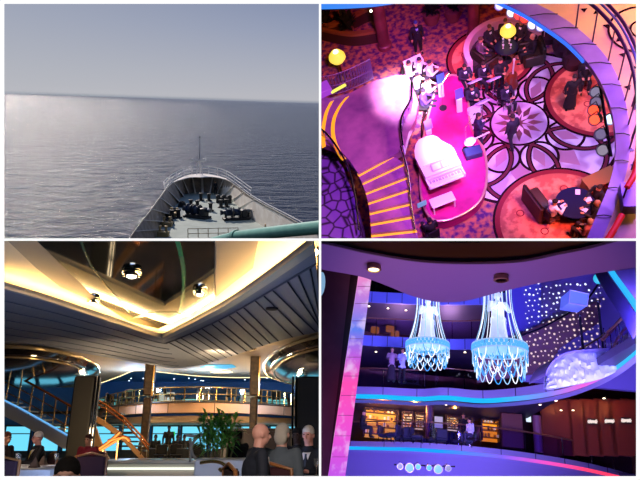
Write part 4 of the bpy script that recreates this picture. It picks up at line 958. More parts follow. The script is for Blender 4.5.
# upper ceiling and its glass
ZC = 2.85
mb = MB(); mb.prism([(-14, 4), (6, 4), (6, 19.5), (-14, 19.5)], ZC, ZC + .1); obj(R, 'ceiling_upper', mb, cream3, kind='structure', smooth=False)
def panel(name, pts, z, m_, label, cat, t=.03):
    P = [R.z(x, y, z) for x, y in pts]; mb = MB(); mb.prism([(p.x, p.y) for p in P], z, z + t); return obj(R, name, mb, m_, label=label, cat=cat, smooth=False)
panel('ceiling_panel', [(-12, 222), (20, 226), (36, 241), (70, 273), (104, 306), (60, 287), (36, 268), (-12, 222)][:-1], ZC - .04, taupe, 'taupe ceiling panel left of the dark glass', 'ceiling panel')
panel('ceiling_panel', [(216, 236), (259, 236), (253, 268), (232, 284), (216, 297)], ZC - .04, taupe, 'taupe ceiling panel right of the dark glass', 'ceiling panel')
dg = root(R, 'glass_ceiling', R.z(150, 280, ZC - .04), 'dark mirrored glass ceiling panel with painted green reflections', 'ceiling panel')
mirror = mat('dark mirror glass', '#1c2622', .06, metal=.75, noise='#3a2c14', scale=1.6, lo=.5, hi=.75)
P = [R.z(x, y, ZC - .04) for x, y in ((32, 236), (104, 306), (128, 321), (158, 329), (190, 314), (214, 300), (215, 236))]
mb = MB(); mb.prism([(p.x, p.y) for p in P], ZC - .04, ZC - .01); obj(R, 'glass_pane', mb, mirror, dg, smooth=False)
for pts, w_, col_ in ((((172, 232), (178, 252), (182, 275), (181, 298), (178, 314)), .07, '#1f7a50'), (((78, 236), (88, 262), (104, 285), (128, 312)), .04, '#3c5a44'), (((132, 318), (150, 313), (175, 313), (186, 316)), .2, '#7c9c84')):
    A = curve([R.z(x, y, ZC - .05) for x, y in pts], 6); mb = MB(); mb.slab(A, [p + V((w_, 0, 0)) for p in A], .008); obj(R, 'reflection_band', mb, mat('reflection band ' + col_, col_, .15), dg)  # coloured bands stand for the stairs reflected in the glass
chr3 = mat('chrome', '#d0d0d0', .08, metal=1)
for (x, y, s_, lab) in ((132, 271, .17, 'large chrome downlight in the middle of the dark glass ceiling'), (93.5, 299, .13, 'chrome downlight at the left edge of the dark glass ceiling'), (200, 290, .14, 'chrome downlight at the right edge of the dark glass ceiling')):
    c = R.z(x, y, ZC - .045); r = root(R, 'downlight', c, lab, 'downlight', 'downlights in the dark glass')
    mb = MB(); mb.lathe([(s_, 0), (s_ * 1.02, -.03), (s_ * .9, -.09), (s_ * .72, -.10), (s_ * .68, -.06)], c, 28); obj(R, 'rim', mb, chr3, r)
    mb = MB(); mb.lathe([(s_ * .68, -.06), (s_ * .4, -.03), (0, -.02)], c, 24); obj(R, 'reflector', mb, chr3, r)
    mb = MB(); mb.ball(c + V((0, 0, -.09)), (s_ * .5, s_ * .5, .05), 14); obj(R, 'bulb', mb, glow('white bulb', '#fff6e0', 5), r)
# slatted soffit
ZO = 2.4
lipL = [(-14, 280), (20, 290), (50, 299), (80, 309), (120, 322), (145, 331), (162, 336)]
lipR = [(162, 336), (190, 322), (225, 303), (258, 281), (288, 259), (314, 239)]
lowL = [(-14, 342), (30, 347), (60, 350), (100, 356), (135, 362), (165, 367), (180, 368)]
lowR = [(180, 368), (205, 364), (235, 355), (262, 346), (290, 338), (322, 331)]
LL, LR, WL, WR = (TZ(p, ZO) for p in (lipL, lipR, lowL, lowR))
sf = root(R, 'slatted_soffit', LL[20], 'V-shaped grey slatted soffit with lit edges sweeping across the dining room', 'soffit')
mb = MB(); mb.slab(LL, WL, .06); obj(R, 'left_wing', mb, slat, sf, smooth=False)
mb = MB(); mb.slab(LR, WR, .06); obj(R, 'right_wing', mb, slat, sf, smooth=False)
lipm = mat('pale lip moulding', '#b8b4ac', .4)
for P, W_ in ((LL, WL), (LR, WR)):
    I = [p + (q - p).normalized() * (.1 if P is LL else .42) for p, q in zip(P, W_)]
    mb = MB(); mb.slab([p + V((0, 0, -.05)) for p in P], [p + V((0, 0, -.05)) for p in I], .05); obj(R, 'lip', mb, lipm, sf, smooth=False)
    mb = MB(); mb.slab([p for p in P], [p + V((0, 0, .05)) for p in P], .03, (0, 1, 0)); obj(R, 'upstand', mb, lipm, sf, smooth=False)
for k in range(1, 7):
    t = .03 + k / 7.0; A = [p.lerp(q, t) + V((0, 0, -.012)) for p, q in zip(LL, WL)]
    mb = MB(); mb.tube(A, .010, 4); obj(R, 'groove', mb, mat('faint groove', '#6c707c', .9), sf, smooth=False)
mb = MB(); A = [p.lerp(q, .16) + V((0, 0, -.012)) for p, q in zip(LR, WR)]; mb.tube(A, .02, 4); obj(R, 'groove', mb, groove, sf, smooth=False)
for k in range(17):
    x0 = 168 + k * 8.6; 
    # planks run on from the left wing's direction
    i = min(39, int(40 * (k + .5) / 17)); a = LR[i].lerp(WR[i], .16); 
    j = min(39, i + 7); b = WR[j].lerp(LR[j], .02)
    mb = MB(); mb.tube([a + V((0, 0, -.012)), b + V((0, 0, -.012))], .016, 4); obj(R, 'groove', mb, groove, sf, smooth=False)
c = R.z(272, 308, ZO - .01); mb = MB(); mb.lathe([(.12, 0), (.12, -.03), (.07, -.04), (0, -.03)], c, 16); obj(R, 'soffit_spot', mb, blk, label='small black spotlight set in the slatted soffit on the right', cat='spotlight')
# hidden cove lights
warm = glow('warm cove tube', '#ffcf86', 60)
for P, W_, nm in ((LL, WL, 'left'), (LR, WR, 'right')):
    I = [p + (q - p).normalized() * .13 * p.y + V((0, 0, .12)) for p, q in zip(P, W_)]
    mb = MB(); mb.tube(I, .045, 6); obj(R, 'cove_light', mb, warm, label='warm cove light tube along the %s arm of the slatted soffit' % nm, cat='light')
    # back of the cove
    B = [p + (q - p).normalized() * .24 * p.y for p, q in zip(P, W_)]
    mb = MB(); mb.slab([p + V((0, 0, .06)) for p in B], [p + V((0, 0, .46)) for p in B], .04, (0, 1, 0)); obj(R, 'wall_cove', mb, cream3, kind='structure', smooth=False)
# beige ceiling and blue starry ceiling beyond
ZG = 3.5
edge = TZ([(40, 392), (80, 388), (100, 383), (120, 376), (137, 370), (165, 372.5), (200, 376), (240, 377.5), (290, 376), (330, 371)], ZG)
mb = MB(); mb.prism([(p.x, p.y) for p in edge] + [(14, 12), (-20, 12)], ZG, ZG + .1); obj(R, 'ceiling_lower', mb, mat('beige ceiling', '#b5a184', .7), kind='structure', smooth=False)
mb = MB(); mb.slab([p + V((0, .05, -.02)) for p in edge[12:]], [p + V((0, .05, .14)) for p in edge[12:]], -.06, (0, 1, 0)); obj(R, 'cove_light', mb, glow('cove line', '#ffe6a8', 3.5), label='bright curved cove light line above the upper deck railing', cat='light')
bl = bpy.data.materials.new('blue starry ceiling'); bl.use_nodes = True
mb = MB(); mb.box((-8, 32, 3.95), (40, 28, .1)); obj(R, 'ceiling_blue', mb, mat('blue ceiling', '#3c86cc', .5), kind='structure', smooth=False)
mb = MB(); mb.box((-8, 45.0, 1.4), (40, .2, 5.2)); obj(R, 'wall_rear', mb, mat('blue wall', '#2c62a0', .6), kind='structure', smooth=False)
rnd = random.Random(4)
for k in range(26):
    x = rnd.uniform(98, 290); y = rnd.uniform(377, 389); c = R.z(x, y, 3.89)
    if c.y > 44.5 or c.y < 20: continue
    mb = MB(); mb.lathe([(.04, 0), (.04, -.02), (0, -.02)], c, 8); obj(R, 'star_light', mb, glow('star light', '#e8f4ff', 7), label='tiny star light in the blue ceiling of the upper deck', cat='light', group='star lights in the blue ceiling')
# mezzanine ------------------------------------------------------------------
ZM = 1.75
fr = TZ([(86, 414), (100, 409.5), (120, 406), (150, 403.5), (200, 402.5), (250, 404), (292, 407), (318, 411)], ZM)
back = [V((p.x * 1.35, 44.4, ZM)) for p in fr]
mz = root(R, 'mezzanine', fr[20], 'curved peach coloured balcony front across the dining room', 'balcony')
peach = mat('peach cladding', '#d8a888', .5)
mb = MB(); mb.slab([p + V((0, 0, -.5)) for p in fr], fr, .12, (0, 1, 0)); obj(R, 'fascia', mb, peach, mz)
for i in range(1, 40, 3):
    p = fr[i]; mb = MB(); mb.box(p + V((0, -.01, -.25)), (.03, .03, .5)); obj(R, 'seam', mb, mat('brown seam', '#4a3424', .6), mz, smooth=False)
mb = MB(); mb.tube([p + V((0, -.03, .02)) for p in fr], .045, 6); obj(R, 'top_trim', mb, mat('brown seam', '#4a3424'), mz)
mb = MB(); mb.slab([p + V((0, .12, -.12)) for p in fr], [b + V((0, 0, -.12)) for b in back], .12); obj(R, 'deck', mb, mat('dark deck', '#3a3028', .8), mz, smooth=False)
low = [p + V((0, .9, -.62)) for p in fr]
mb = MB(); mb.slab(low, [p + V((0, 0, -.34)) for p in low], .1, (0, 1, 0)); obj(R, 'lower_band', mb, mat('dull beige band', '#a48c74', .6), mz)  # lower band in a duller beige than the fascia
mb = MB(); mb.slab([p + V((0, .12, -.5)) for p in fr], [p + V((0, 1.0, -.52)) for p in fr], .05); obj(R, 'ledge', mb, mat('dark deck', '#3a3028'), mz, smooth=False)
mb = MB(); mb.slab([p + V((0, .1, -.34)) for p in low], [V((b.x, b.y, ZM - .96)) for b in back], .05); obj(R, 'ceiling_panel', mb, mat('cream under ceiling', '#d8c098', .6), mz, smooth=False)
goldm = mat('gold rail', '#d8b070', .2, metal=.9)
rl = root(R, 'gilt_railing', fr[18], 'gold framed glass railing along the curved peach balcony', 'railing')
off = V((0, .35, .03)); H_ = .78
for h in (.08, H_ * .55, H_): mb = MB(); mb.tube([p + off + V((0, 0, h)) for p in fr], .028 if h < H_ else .04, 6); obj(R, 'rail', mb, goldm, rl)
for i in range(0, 40): 
    p = fr[i] + off; mb = MB(); mb.box(p + V((0, 0, H_ / 2)), (.07 if i % 2 else .04, .04, H_)); obj(R, 'post', mb, goldm, rl, smooth=False)
mb = MB(); mb.slab([p + off + V((0, .03, .1)) for p in fr], [p + off + V((0, .03, H_ - .05)) for p in fr], .01, (0, 1, 0)); obj(R, 'glass_panel', mb, glass('warm rail glass', '#fff6e4', .14), rl)
# dining furniture
def dchair(loc, rz, label, colr='#280e18', wood='#8a5a30', group=None, s=1):
    r = root(R, 'dining_chair', loc, label, 'chair', group, rz=rz, world_parts=False); f_ = mat('chair cloth ' + colr, colr, .85); w_ = mat('chair wood ' + wood, wood, .35)
    mb = MB(); mb.rbox((0, 0, .44), (.5, .48, .09), .03); obj(R, 'seat', mb, f_, r)
    mb = MB(); mb.rbox((0, .27, .69), (.48, .07, .40), .03); obj(R, 'backrest', mb, f_, r)
    mb = MB(); mb.tube([(-.26, .26, .4), (-.27, .29, .87), (0, .3, .93), (.27, .29, .87), (.26, .26, .4)], .022, 8); obj(R, 'back_frame', mb, w_, r)
    for x in (-.22, .22):
        for y in (-.2, .22): mb = MB(); mb.tube([(x, y, .41), (x * 1.08, y * 1.1, 0)], [.025, .016], 8); obj(R, 'leg', mb, w_, r)
    return r
proto = None
rnd = random.Random(11); n_ = 0
for i in range(2, 38, 2):
    p = fr[i]; loc = V((p.x * 1.04, p.y + 1.5 + (n_ % 2) * .9, ZM + .015)); rz = rnd.choice((0, PI / 2, -PI / 2, PI))
    if proto is None: proto = dchair(loc, rz, 'wood framed dining chair on the upper deck behind the gold railing', '#20242c', '#c89858', 'chairs behind the gold railing')
    else: copy_tree(proto, R, loc, rz)
    n_ += 1
t0 = None
for i in (4, 9, 15, 21, 27, 33):
    p = fr[i]; loc = V((p.x * 1.02, p.y + 2.9, ZM + .015))
    if t0 is None:
        t0 = root(R, 'dining_table', loc, 'cloth covered table on the upper deck behind the gold railing', 'table', 'tables behind the gold railing', world_parts=False)
        mb = MB(); mb.lathe([(.5, .02), (.47, .4), (.46, .73), (.45, .745), (0, .75)], (0, 0, 0), 20); obj(R, 'tablecloth', mb, mat('white cloth', '#dfe4ea', .8), t0)
        mb = MB(); mb.lathe([(.2, 0), (.05, .05), (.05, .7)], (0, 0, 0), 12); obj(R, 'pedestal', mb, blk, t0)
    else: copy_tree(t0, R, loc, 0)
# window walls: each window a pane with its frame, bright daylight behind
sky3 = glow('bright hazy daylight', '#66c8e8', 1.35)
fram = mat('dark window frame', '#1e2a34', .5)
wn = [0]
def window(x0, x1, z0, z1, y):
    wn[0] += 1; c = V(((x0 + x1) / 2, y, z0)); r = root(R, 'window_%d' % wn[0], c, kind='structure')
    mb = MB(); mb.box(((x0 + x1) / 2, y + .05, (z0 + z1) / 2), (x1 - x0 - .1, .02, z1 - z0 - .1)); obj(R, 'pane', mb, sky3, r, smooth=False)
    mb = MB(); w_ = .09
    for b in (((x0 + x1) / 2, z0 + w_ / 2, x1 - x0, w_), ((x0 + x1) / 2, z1 - w_ / 2, x1 - x0, w_), ((x0 + w_ / 2), (z0 + z1) / 2, w_, z1 - z0), ((x1 - w_ / 2), (z0 + z1) / 2, w_, z1 - z0), ((x0 + x1) / 2, z0 + (z1 - z0) * .68, x1 - x0, .06)):
        mb.box((b[0], y, b[1]), (b[2], .1, b[3]))
    obj(R, 'window_frame', mb, fram, r, smooth=False)
YW = 40
x = R.y(3, 440, YW).x
while x < -.3:
    x1 = min(x + 1.75, -.05); window(x, x1, -.85, .78, YW); x = x1 + .12
x = R.y(96, 400, 43.6).x; k = 0
while x < -.3:
    x1 = min(x + 1.6, -.05)
    if k % 3 != 1: window(x, x1, ZM + .05, ZM + .95, 43.6)
    x = x1 + .4; k += 1
mb = MB(); mb.box((-12, YW + .2, -1.0), (26, .2, .35)); obj(R, 'wall_sill', mb, fram, kind='structure', smooth=False)
# slim brown columns
colm = mat('brown stone column', '#2e1e14', .5, noise='#46301f', scale=6)
for (x0, x1, y, lab) in ((143.5, 153, 27.5, 'slim brown column left of centre rising behind the balcony'), (249.5, 259, 27.5, 'slim brown column right of centre rising behind the balcony')):
    a = R.y((x0 + x1) / 2, 395, y); w_ = (x1 - x0) / 600 * y * .95; r = root(R, 'column', V((a.x, y, FZ + .01)), lab, 'column')
    mb = MB(); mb.rbox((a.x, y, (ZM - .02 + FZ) / 2), (w_ * .8, w_ * .8, ZM - FZ - .04), .06); obj(R, 'lower_shaft', mb, colm, r)
    mb = MB(); mb.rbox((a.x, y, (3.85 + ZM) / 2 + .03), (w_, w_, 3.85 - ZM), .06); obj(R, 'upper_shaft', mb, colm, r)
    mb = MB(); mb.box((a.x + w_ * .52, y - w_ * .4, 2.7), (.06, .05, 1.9)); obj(R, 'trim_strip', mb, goldm, r, smooth=False)
# near pillars
pil = mat('grey brown pillar', '#3c3832', .6)
for (x0, x1, yr, y, lab, side) in ((70, 91, 410, 18.6, 'wide grey brown pillar under the left mirrored dome', 1), (297, 330, 420, 17.0, 'wide grey brown pillar under the right mirrored dome', -1)):
    tz_ = 1.8 if side > 0 else 1.62; a = R.y(x0, yr, y); b = R.y(x1, yr, y); w_ = b.x - a.x; cx = (a.x + b.x) / 2; r = root(R, 'pillar', V((cx, y, FZ + .01)), lab, 'pillar')
    mb = MB(); mb.rbox((cx, y + w_ / 2, (tz_ + .02 + FZ) / 2), (w_, w_, tz_ - FZ), .05); obj(R, 'shaft', mb, pil, r)
    for d_ in (0, .09): mb = MB(); mb.tube([(cx + side * (w_ / 2 + .03 + d_), y + .02, FZ + .02), (cx + side * (w_ / 2 + .03 + d_), y + .02, tz_)], .035, 8); obj(R, 'chrome_strip', mb, chr3, r)
# mirrored domes
def dome(cx, cy, rx, ry, z, label, tilt=0):
    def ell(f_, dx=0, dy=0, zz=0, n=48):
        o_ = []
        for i in range(n):
            a = 2 * PI * i / n; u = rx * f_ * math.cos(a); v_ = ry * f_ * math.sin(a)
            o_.append(R.z(cx + dx + u, cy + dy + v_ + u * tilt, z + zz))
        return o_
    r = root(R, 'mirrored_dome', R.z(cx, cy, z - .5), label, 'ceiling dome')
    rims = [ell(1.0), ell(.97, zz=-.03), ell(.92, 0, .5, -.05)]
    def loft(rings, name, m_):
        mb = MB(); n = len(rings[0]); vs = [p for rg in rings for p in rg]; fs = []
        for k in range(len(rings) - 1):
            for i in range(n): fs.append((k * n + i, k * n + (i + 1) % n, (k + 1) * n + (i + 1) % n, (k + 1) * n + i))
        if name == 'bowl': fs.append(tuple(range((len(rings) - 1) * n, len(rings) * n)))
        mb.add(vs, fs); return obj(R, name, mb, m_, r)
    mb = MB(); mb.tube(ell(1.0), .05, 8, closed=True); obj(R, 'outer_rim', mb, mat('gold cream rim', '#d8b880', .25, metal=.6), r)
    base = ell(1.0)
    c0 = V((0, 0, 0))
    for p in base: c0 += p / len(base)
    def ring_(f_, dz): return [V((c0.x + (p.x - c0.x) * f_, c0.y + (p.y - c0.y) * f_, z + dz)) for p in base]
    loft([ring_(1.0, 0), ring_(.93, -.10), ring_(.86, -.16)], 'collar', mat('smoked mirror', '#4a3418', .08, metal=1, noise='#8a7a60', scale=2.2, lo=.45, hi=.55))
    mb = MB(); mb.tube(ring_(.85, -.17), .035, 8, closed=True); obj(R, 'inner_rim', mb, mat('gold cream rim', '#d8b880'), r)
    loft([ring_(.84, -.17), ring_(.7, -.3), ring_(.45, -.4), ring_(.15, -.44)], 'bowl', mat('dark smoked mirror', '#2a1e10', .1, metal=1, noise='#4a4020', scale=1.5))
    mb = MB(); mb.tube([p for p in ring_(.90, -.12)][26:46], .03, 6); obj(R, 'chrome_edge', mb, chr3, r)
dome(20, 366, 79, 19, 2.3, 'large oval mirrored ceiling dome over the left pillar', .06)
dome(338, 358, 74, 25, 2.3, 'large oval mirrored ceiling dome cut by the right picture edge', -.12)
# skylight and oval light in the beige ceiling
panel('skylight', [(200, 368), (206, 365.5), (232, 365), (236, 367.5), (226, 369)], ZG - .05, glow('blue skylight', '#3ab4dc', 1.0), 'narrow blue skylight slot in the beige ceiling', 'skylight')
panel('ceiling_light', [(210, 372.2), (216, 371.2), (230, 371.2), (233, 372.4), (228, 373.4), (214, 373.4)], ZG - .05, glow('cream ceiling light', '#fff0c8', 1.6), 'flat oval cream ceiling light below the blue skylight', 'ceiling light')
c = R.z(247, 348.5, ZG - .02); mb = MB(); mb.lathe([(.35, 0), (.37, -.03), (.28, -.04), (0, -.02)], c, 24); obj(R, 'ceiling_speaker', mb, mat('gold cream rim', '#d8b880'), label='round gold rimmed disc in the beige ceiling near the right dome', cat='ceiling disc')
# staircases --------------------------------------------------------------
wstr = mat('white stair stringer', '#b8bcc8', .5)
st1 = root(R, 'staircase', R.y(30, 430, 21), 'white sided staircase descending from the left edge behind the left pillar', 'staircase')
A = [R.y(x, y, 21) for x, y in ((-6, 396), (20, 409), (45, 423), (76, 441))]; B = [R.y(x, y, 21) for x, y in ((-6, 411), (20, 424), (45, 438), (64, 449))]
mb = MB(); mb.slab(A, B, .12, (0, 1, 0)); obj(R, 'stringer', mb, wstr, st1, smooth=False)
for k in range(10):
    p = A[0].lerp(A[3], (k + .5) / 10); mb = MB(); mb.box(p + V((0, .8, -.1)), (.34, 1.4, .05)); obj(R, 'tread', mb, mat('dark tread', '#16242e', .5), st1, smooth=False)
mb = MB(); mb.tube([p + V((0, -.02, .03)) for p in A], .03, 6); obj(R, 'light_line', mb, glow('blue stair light', '#6ab0f0', 1.0), st1)
for h, m_ in ((.95, mat('copper handrail', '#a05a2c', .25, metal=.7)), (.6, goldm), (.3, goldm)):
    mb = MB(); mb.tube([p + V((0, 0, h)) for p in A], .04 if h > .9 else .02, 8); obj(R, 'handrail', mb, m_, st1)
for k in range(8):
    p = A[0].lerp(A[3], k / 7); mb = MB(); mb.tube([p, p + V((0, 0, .95))], .025, 6); obj(R, 'baluster', mb, goldm, st1)
st2 = root(R, 'staircase', R.y(125, 452, 23), 'open staircase with dark treads descending left of the brown column', 'staircase')
tr = mat('dark tread', '#16242e', .5)
for k in range(9):
    y = 414 + 4.6 * k; a = R.y(103 + 2.0 * k, y, 23); b = R.y(121 + 2.9 * k, y, 23); mb = MB(); mb.box((a + b) / 2 + V((0, .2, 0)), ((b - a).length, .5, .06)); obj(R, 'tread', mb, tr, st2, smooth=False)
cop = mat('copper handrail', '#a05a2c', .25, metal=.7)
A = [R.y(x, y, 22.7) for x, y in ((92, 404), (105, 412), (122, 424), (140, 443), (147, 452))]; mb = MB(); mb.slab([p + V((0, 0, -.30)) for p in A], [p + V((0, 0, -.5)) for p in A], .08, (0, 1, 0)); obj(R, 'stringer', mb, mat('tan stringer', '#a87c50', .5), st2, smooth=False)
for h in (0, -.14): mb = MB(); mb.tube([p + V((.05, 0, h + .22)) for p in A], .035, 8); obj(R, 'handrail', mb, cop, st2)
for p in A: mb = MB(); mb.tube([p + V((.05, 0, .22)), p + V((.05, 0, -.4))], .02, 6); obj(R, 'baluster', mb, goldm, st2)
A = [R.y(x, y, 20.5) for x, y in ((93, 418), (98, 434), (104, 450), (113, 466))]; B = [R.y(x, y, 20.5) for x, y in ((86, 420), (90, 436), (96, 452), (104, 468))]
mb = MB(); mb.slab(A, B, .1, (0, 1, 0)); obj(R, 'side_panel', mb, mat('tan stringer', '#a87c50'), st2, smooth=False)
g = root(R, 'copper_handrail', R.y(100, 458, 17), 'copper handrails crossing before the open staircase', 'handrail')
for pts in (((84, 462), (96, 453), (112, 443), (124, 436)), ((84, 455), (98, 449), (110, 441), (120, 432)), ((108, 441), (124, 437), (130, 441))):
    mb = MB(); mb.tube(curve([R.y(x, y, 17) for x, y in pts], 5), .045, 8); obj(R, 'rail', mb, cop, g)
for x, y in ((90, 457), (103, 448), (118, 440)): p = R.y(x, y, 17); mb = MB(); mb.tube([p, V((p.x, p.y, FZ + .01))], .025, 6); obj(R, 'post', mb, goldm, g)
# low white wall, planter, palm
a = R.y(108, 463, 15); b = R.y(196, 463, 15)
lw = root(R, 'low_wall', V(((a.x + b.x) / 2, 15, FZ + .01)), 'low white wall with a painted light reflection in front of the stairs', 'low wall')
mb = MB(); mb.box(((a.x + b.x) / 2, 15.6, (a.z + FZ) / 2), (b.x - a.x, 1.2, a.z - FZ - .02)); obj(R, 'base', mb, mat('white low wall', '#c8c0b0', .5), lw, smooth=False)
mb = MB(); mb.rbox(((a.x + b.x) / 2, 15.5, a.z + .03), (b.x - a.x + .1, 1.5, .08), .02); obj(R, 'ledge', mb, mat('polished ledge', '#d8dcd0', .15), lw, smooth=False)
mb = MB(); mb.box(((a.x + b.x) / 2, 14.95, a.z - .12), (b.x - a.x, .04, .05)); obj(R, 'light_strip', mb, glow('pale reflection line', '#f4f8e8', 1.3), lw, smooth=False)  # glowing line stands for light reflected along the wall
a = R.y(194.5, 458.5, 12.5); b = R.y(248, 458.5, 12.5)
pb = root(R, 'planter_box', V(((a.x + b.x) / 2, 12.9, FZ + .01)), 'large white planter box with a gold scroll rail', 'planter')
mb = MB(); mb.rbox(((a.x + b.x) / 2, 12.95, (a.z + FZ) / 2), (b.x - a.x, .9, a.z - FZ - .02), .03); obj(R, 'box', mb, mat('white planter', '#d0d2d4', .45), pb)
P = curve([R.y(x, y, 12.42) for x, y in ((200, 463), (212, 461.5), (222, 463.5), (226, 468), (222, 471), (219, 468.5))], 6); mb = MB(); mb.tube(P, .03, 8); obj(R, 'scroll_rail', mb, goldm, pb)
pl = root(R, 'potted_palm', R.y(217, 457, 12.9), 'green leafy palm growing in the white planter box', 'palm')
c0 = R.y(217, 457.5, 12.9)
mb = MB()
for k in range(7): mb.tube([c0 + V((.09 * (k - 3), .05 * (k % 3), 0)), c0 + V((.13 * (k - 3), 0, .45 + .08 * (k % 3)))], .018, 6)
obj(R, 'stem', mb, mat('palm stem', '#4a4a20', .7), pl)
mb = MB(); rnd = random.Random(5)
for k in range(340):
    a = rnd.random() * 2 * PI; base_ = c0 + V((rnd.uniform(-.35, .35), rnd.uniform(-.2, .2), rnd.uniform(.15, .75))); el = rnd.uniform(-.1, 1.2); L_ = rnd.uniform(.25, .48)
    d_ = V((math.cos(a) * math.cos(el), math.sin(a) * math.cos(el), math.sin(el))); sd = d_.cross(V((0, 0, 1))).normalized() * .034
    m1 = base_ + d_ * L_ * .5 + V((0, 0, .02)); e1 = base_ + d_ * L_ - V((0, 0, .12 * L_ / .4)); mb.add([base_, m1 - sd, e1, m1 + sd], [(0, 1, 2, 3)])
obj(R, 'leaves', mb, mat('palm leaf', '#5c9a38', .5, noise='#3c7428', scale=5), pl, smooth=False)
# curved white scroll rails beside the planter
t = root(R, 'scroll_handrail', R.y(196, 455, 13.5), 'pale scrolled handrail left of the palm', 'handrail')
for pts in (((186, 435), (196, 436), (206, 434)), ((206, 434), (198, 437), (192, 445), (193, 455), (199, 461)), ((190, 438), (191, 448), (190, 462))):
    mb = MB(); mb.tube(curve([R.y(x, y, 13.5) for x, y in pts], 6), .03, 8); obj(R, 'rail', mb, mat('pale rail', '#c8c8c0', .2, metal=.6), t)
# green exit lamp
p = R.y(171, 434, 39.85); mb = MB(); mb.rbox(p, (.5, .06, .3), .02); obj(R, 'exit_sign', mb, glow('green sign', '#20d050', 1.0), label='small green glowing sign between the windows', cat='sign')
# tables and diners ---------------------------------------------------------
def cloth_table(cx, cy, w_, d_, label, tint='#e4e8f0', h=.74):
    t = root(R, 'dining_table', V((cx, cy, FZ + .01)), label, 'table', world_parts=False)
    mb = MB(); n = 40
    def rr(f_, z, wob=0):
        o_ = []
        for i in range(n):
            a = 2 * PI * i / n; s_ = 1 / max(abs(math.cos(a)), abs(math.sin(a))) ** .8; o_.append(((w_ / 2 * f_ + wob * math.sin(a * 9)) * math.cos(a) * s_, (d_ / 2 * f_ + wob * math.sin(a * 9)) * math.sin(a) * s_, z))
        return o_
    rings = [rr(.05, h + .005), rr(.95, h), rr(1.0, h - .015), rr(1.02, h - .2, .015), rr(1.05, h - .55, .035)]
    vs = [p for q in rings for p in q]; fs = [tuple(range(n))]
    for k in range(4):
        for i in range(n): fs.append((k * n + i, k * n + (i + 1) % n, (k + 1) * n + (i + 1) % n, (k + 1) * n + i))
    mb.add(vs, fs); obj(R, 'tablecloth', mb, mat('cloth ' + tint, tint, .8), t)
    mb = MB(); mb.lathe([(.3, 0), (.06, .06), (.06, h - .05)], (0, 0, 0), 12); obj(R, 'pedestal', mb, blk, t)
    return V((cx, cy, FZ + .01 + h))
def tableware(c, spots, glabel):
    for k, (dx, dy, kd) in enumerate(spots):
        q = c + V((dx, dy, .008))
        if kd == 'glass': mb = MB(); mb.lathe([(.035, 0), (.035, .005), (.006, .012), (.006, .09), (.03, .12), (.038, .17), (.034, .2), (.03, .2)], q, 12); obj(R, 'wine_glass', mb, mat('clear glass', '#e8eef4', .05, trans=.9), label='clear wine glass ' + glabel, cat='glass', group='wine glasses ' + glabel)
        elif kd == 'plate': mb = MB(); mb.lathe([(0, .004), (.09, .004), (.14, .02), (.14, .026), (.09, .012), (0, .011)], q, 20); obj(R, 'plate', mb, mat('white plate', '#f0f0f0', .2), label='white dinner plate ' + glabel, cat='plate', group='plates ' + glabel)
        else: mb = MB(); mb.add([q + V((-.07, -.07, 0)), q + V((.07, -.07, 0)), q + V((.07, .07, 0)), q + V((-.07, .07, 0)), q + V((0, 0, .16))], [(0, 3, 2, 1), (0, 1, 4), (1, 2, 4), (2, 3, 4), (3, 0, 4)]); obj(R, 'napkin', mb, mat('dark napkin', '#4a3a34', .8), label='folded dark napkin ' + glabel, cat='napkin', group='napkins ' + glabel, smooth=False)
p = R.y(35, 463, 10.6)
tt = cloth_table(p.x, 10.6, 1.25, 1.6, 'table with pale cloth before the grey haired man at the left')
tableware(tt, ((-.35, -.5, 'napkin'), (-.05, -.5, 'glass'), (.2, -.45, 'napkin'), (-.2, -.1, 'plate'), (.3, .1, 'glass'), (.0, .3, 'napkin'), (-.4, .2, 'glass'), (.35, -.25, 'plate')), 'on the left dining table')
FL = FZ + .03
def seated(px_, py_, Y, face, label, cl='#280e18', pose='sit', dz=0, s=1.0, chair=True, **k):
    q = R.y(px_, py_, Y); base_ = V((q.x, Y, FL + dz)); person(R, base_, face, pose, label, s=s, **k)
    if chair: dchair(base_ + V((-face[0] * .02, -face[1] * .02, -.02)), math.atan2(face[1], face[0]) + PI / 2, 'dark red dining chair of the ' + ' '.join(label.split()[:9]), cl)
    return base_
seated(38.5, 443, 12.3, (-.75, -.6), 'balding grey haired man in black suit behind the pale table', pose='sit_table', skin='#c98a78', hair='#b8b0a8', shirt='#e8e4e0', tie='#c8b848', s=.97)
seated(4.5, 446, 12.6, (1, -.3), 'woman with brown hair at the left picture edge', top='#241a20', hair='#5a2c18', female=True, s=.97)
seated(88, 449, 13.6, (-.2, -1), 'person in a red jacket half hidden by the left pillar', top='#8c2030', hair='#3a1c14', s=.94, cl='#4a1838')
dchair(V((R.y(97, 460, 11.2).x, 11.2, FL)), PI, 'empty wine red dining chair behind the near dark haired head', '#30101e')
dchair(V((R.y(10, 465, 9.2).x, 9.2, FL)), PI, 'dark wine red chair at the bottom left corner', '#2a1020')
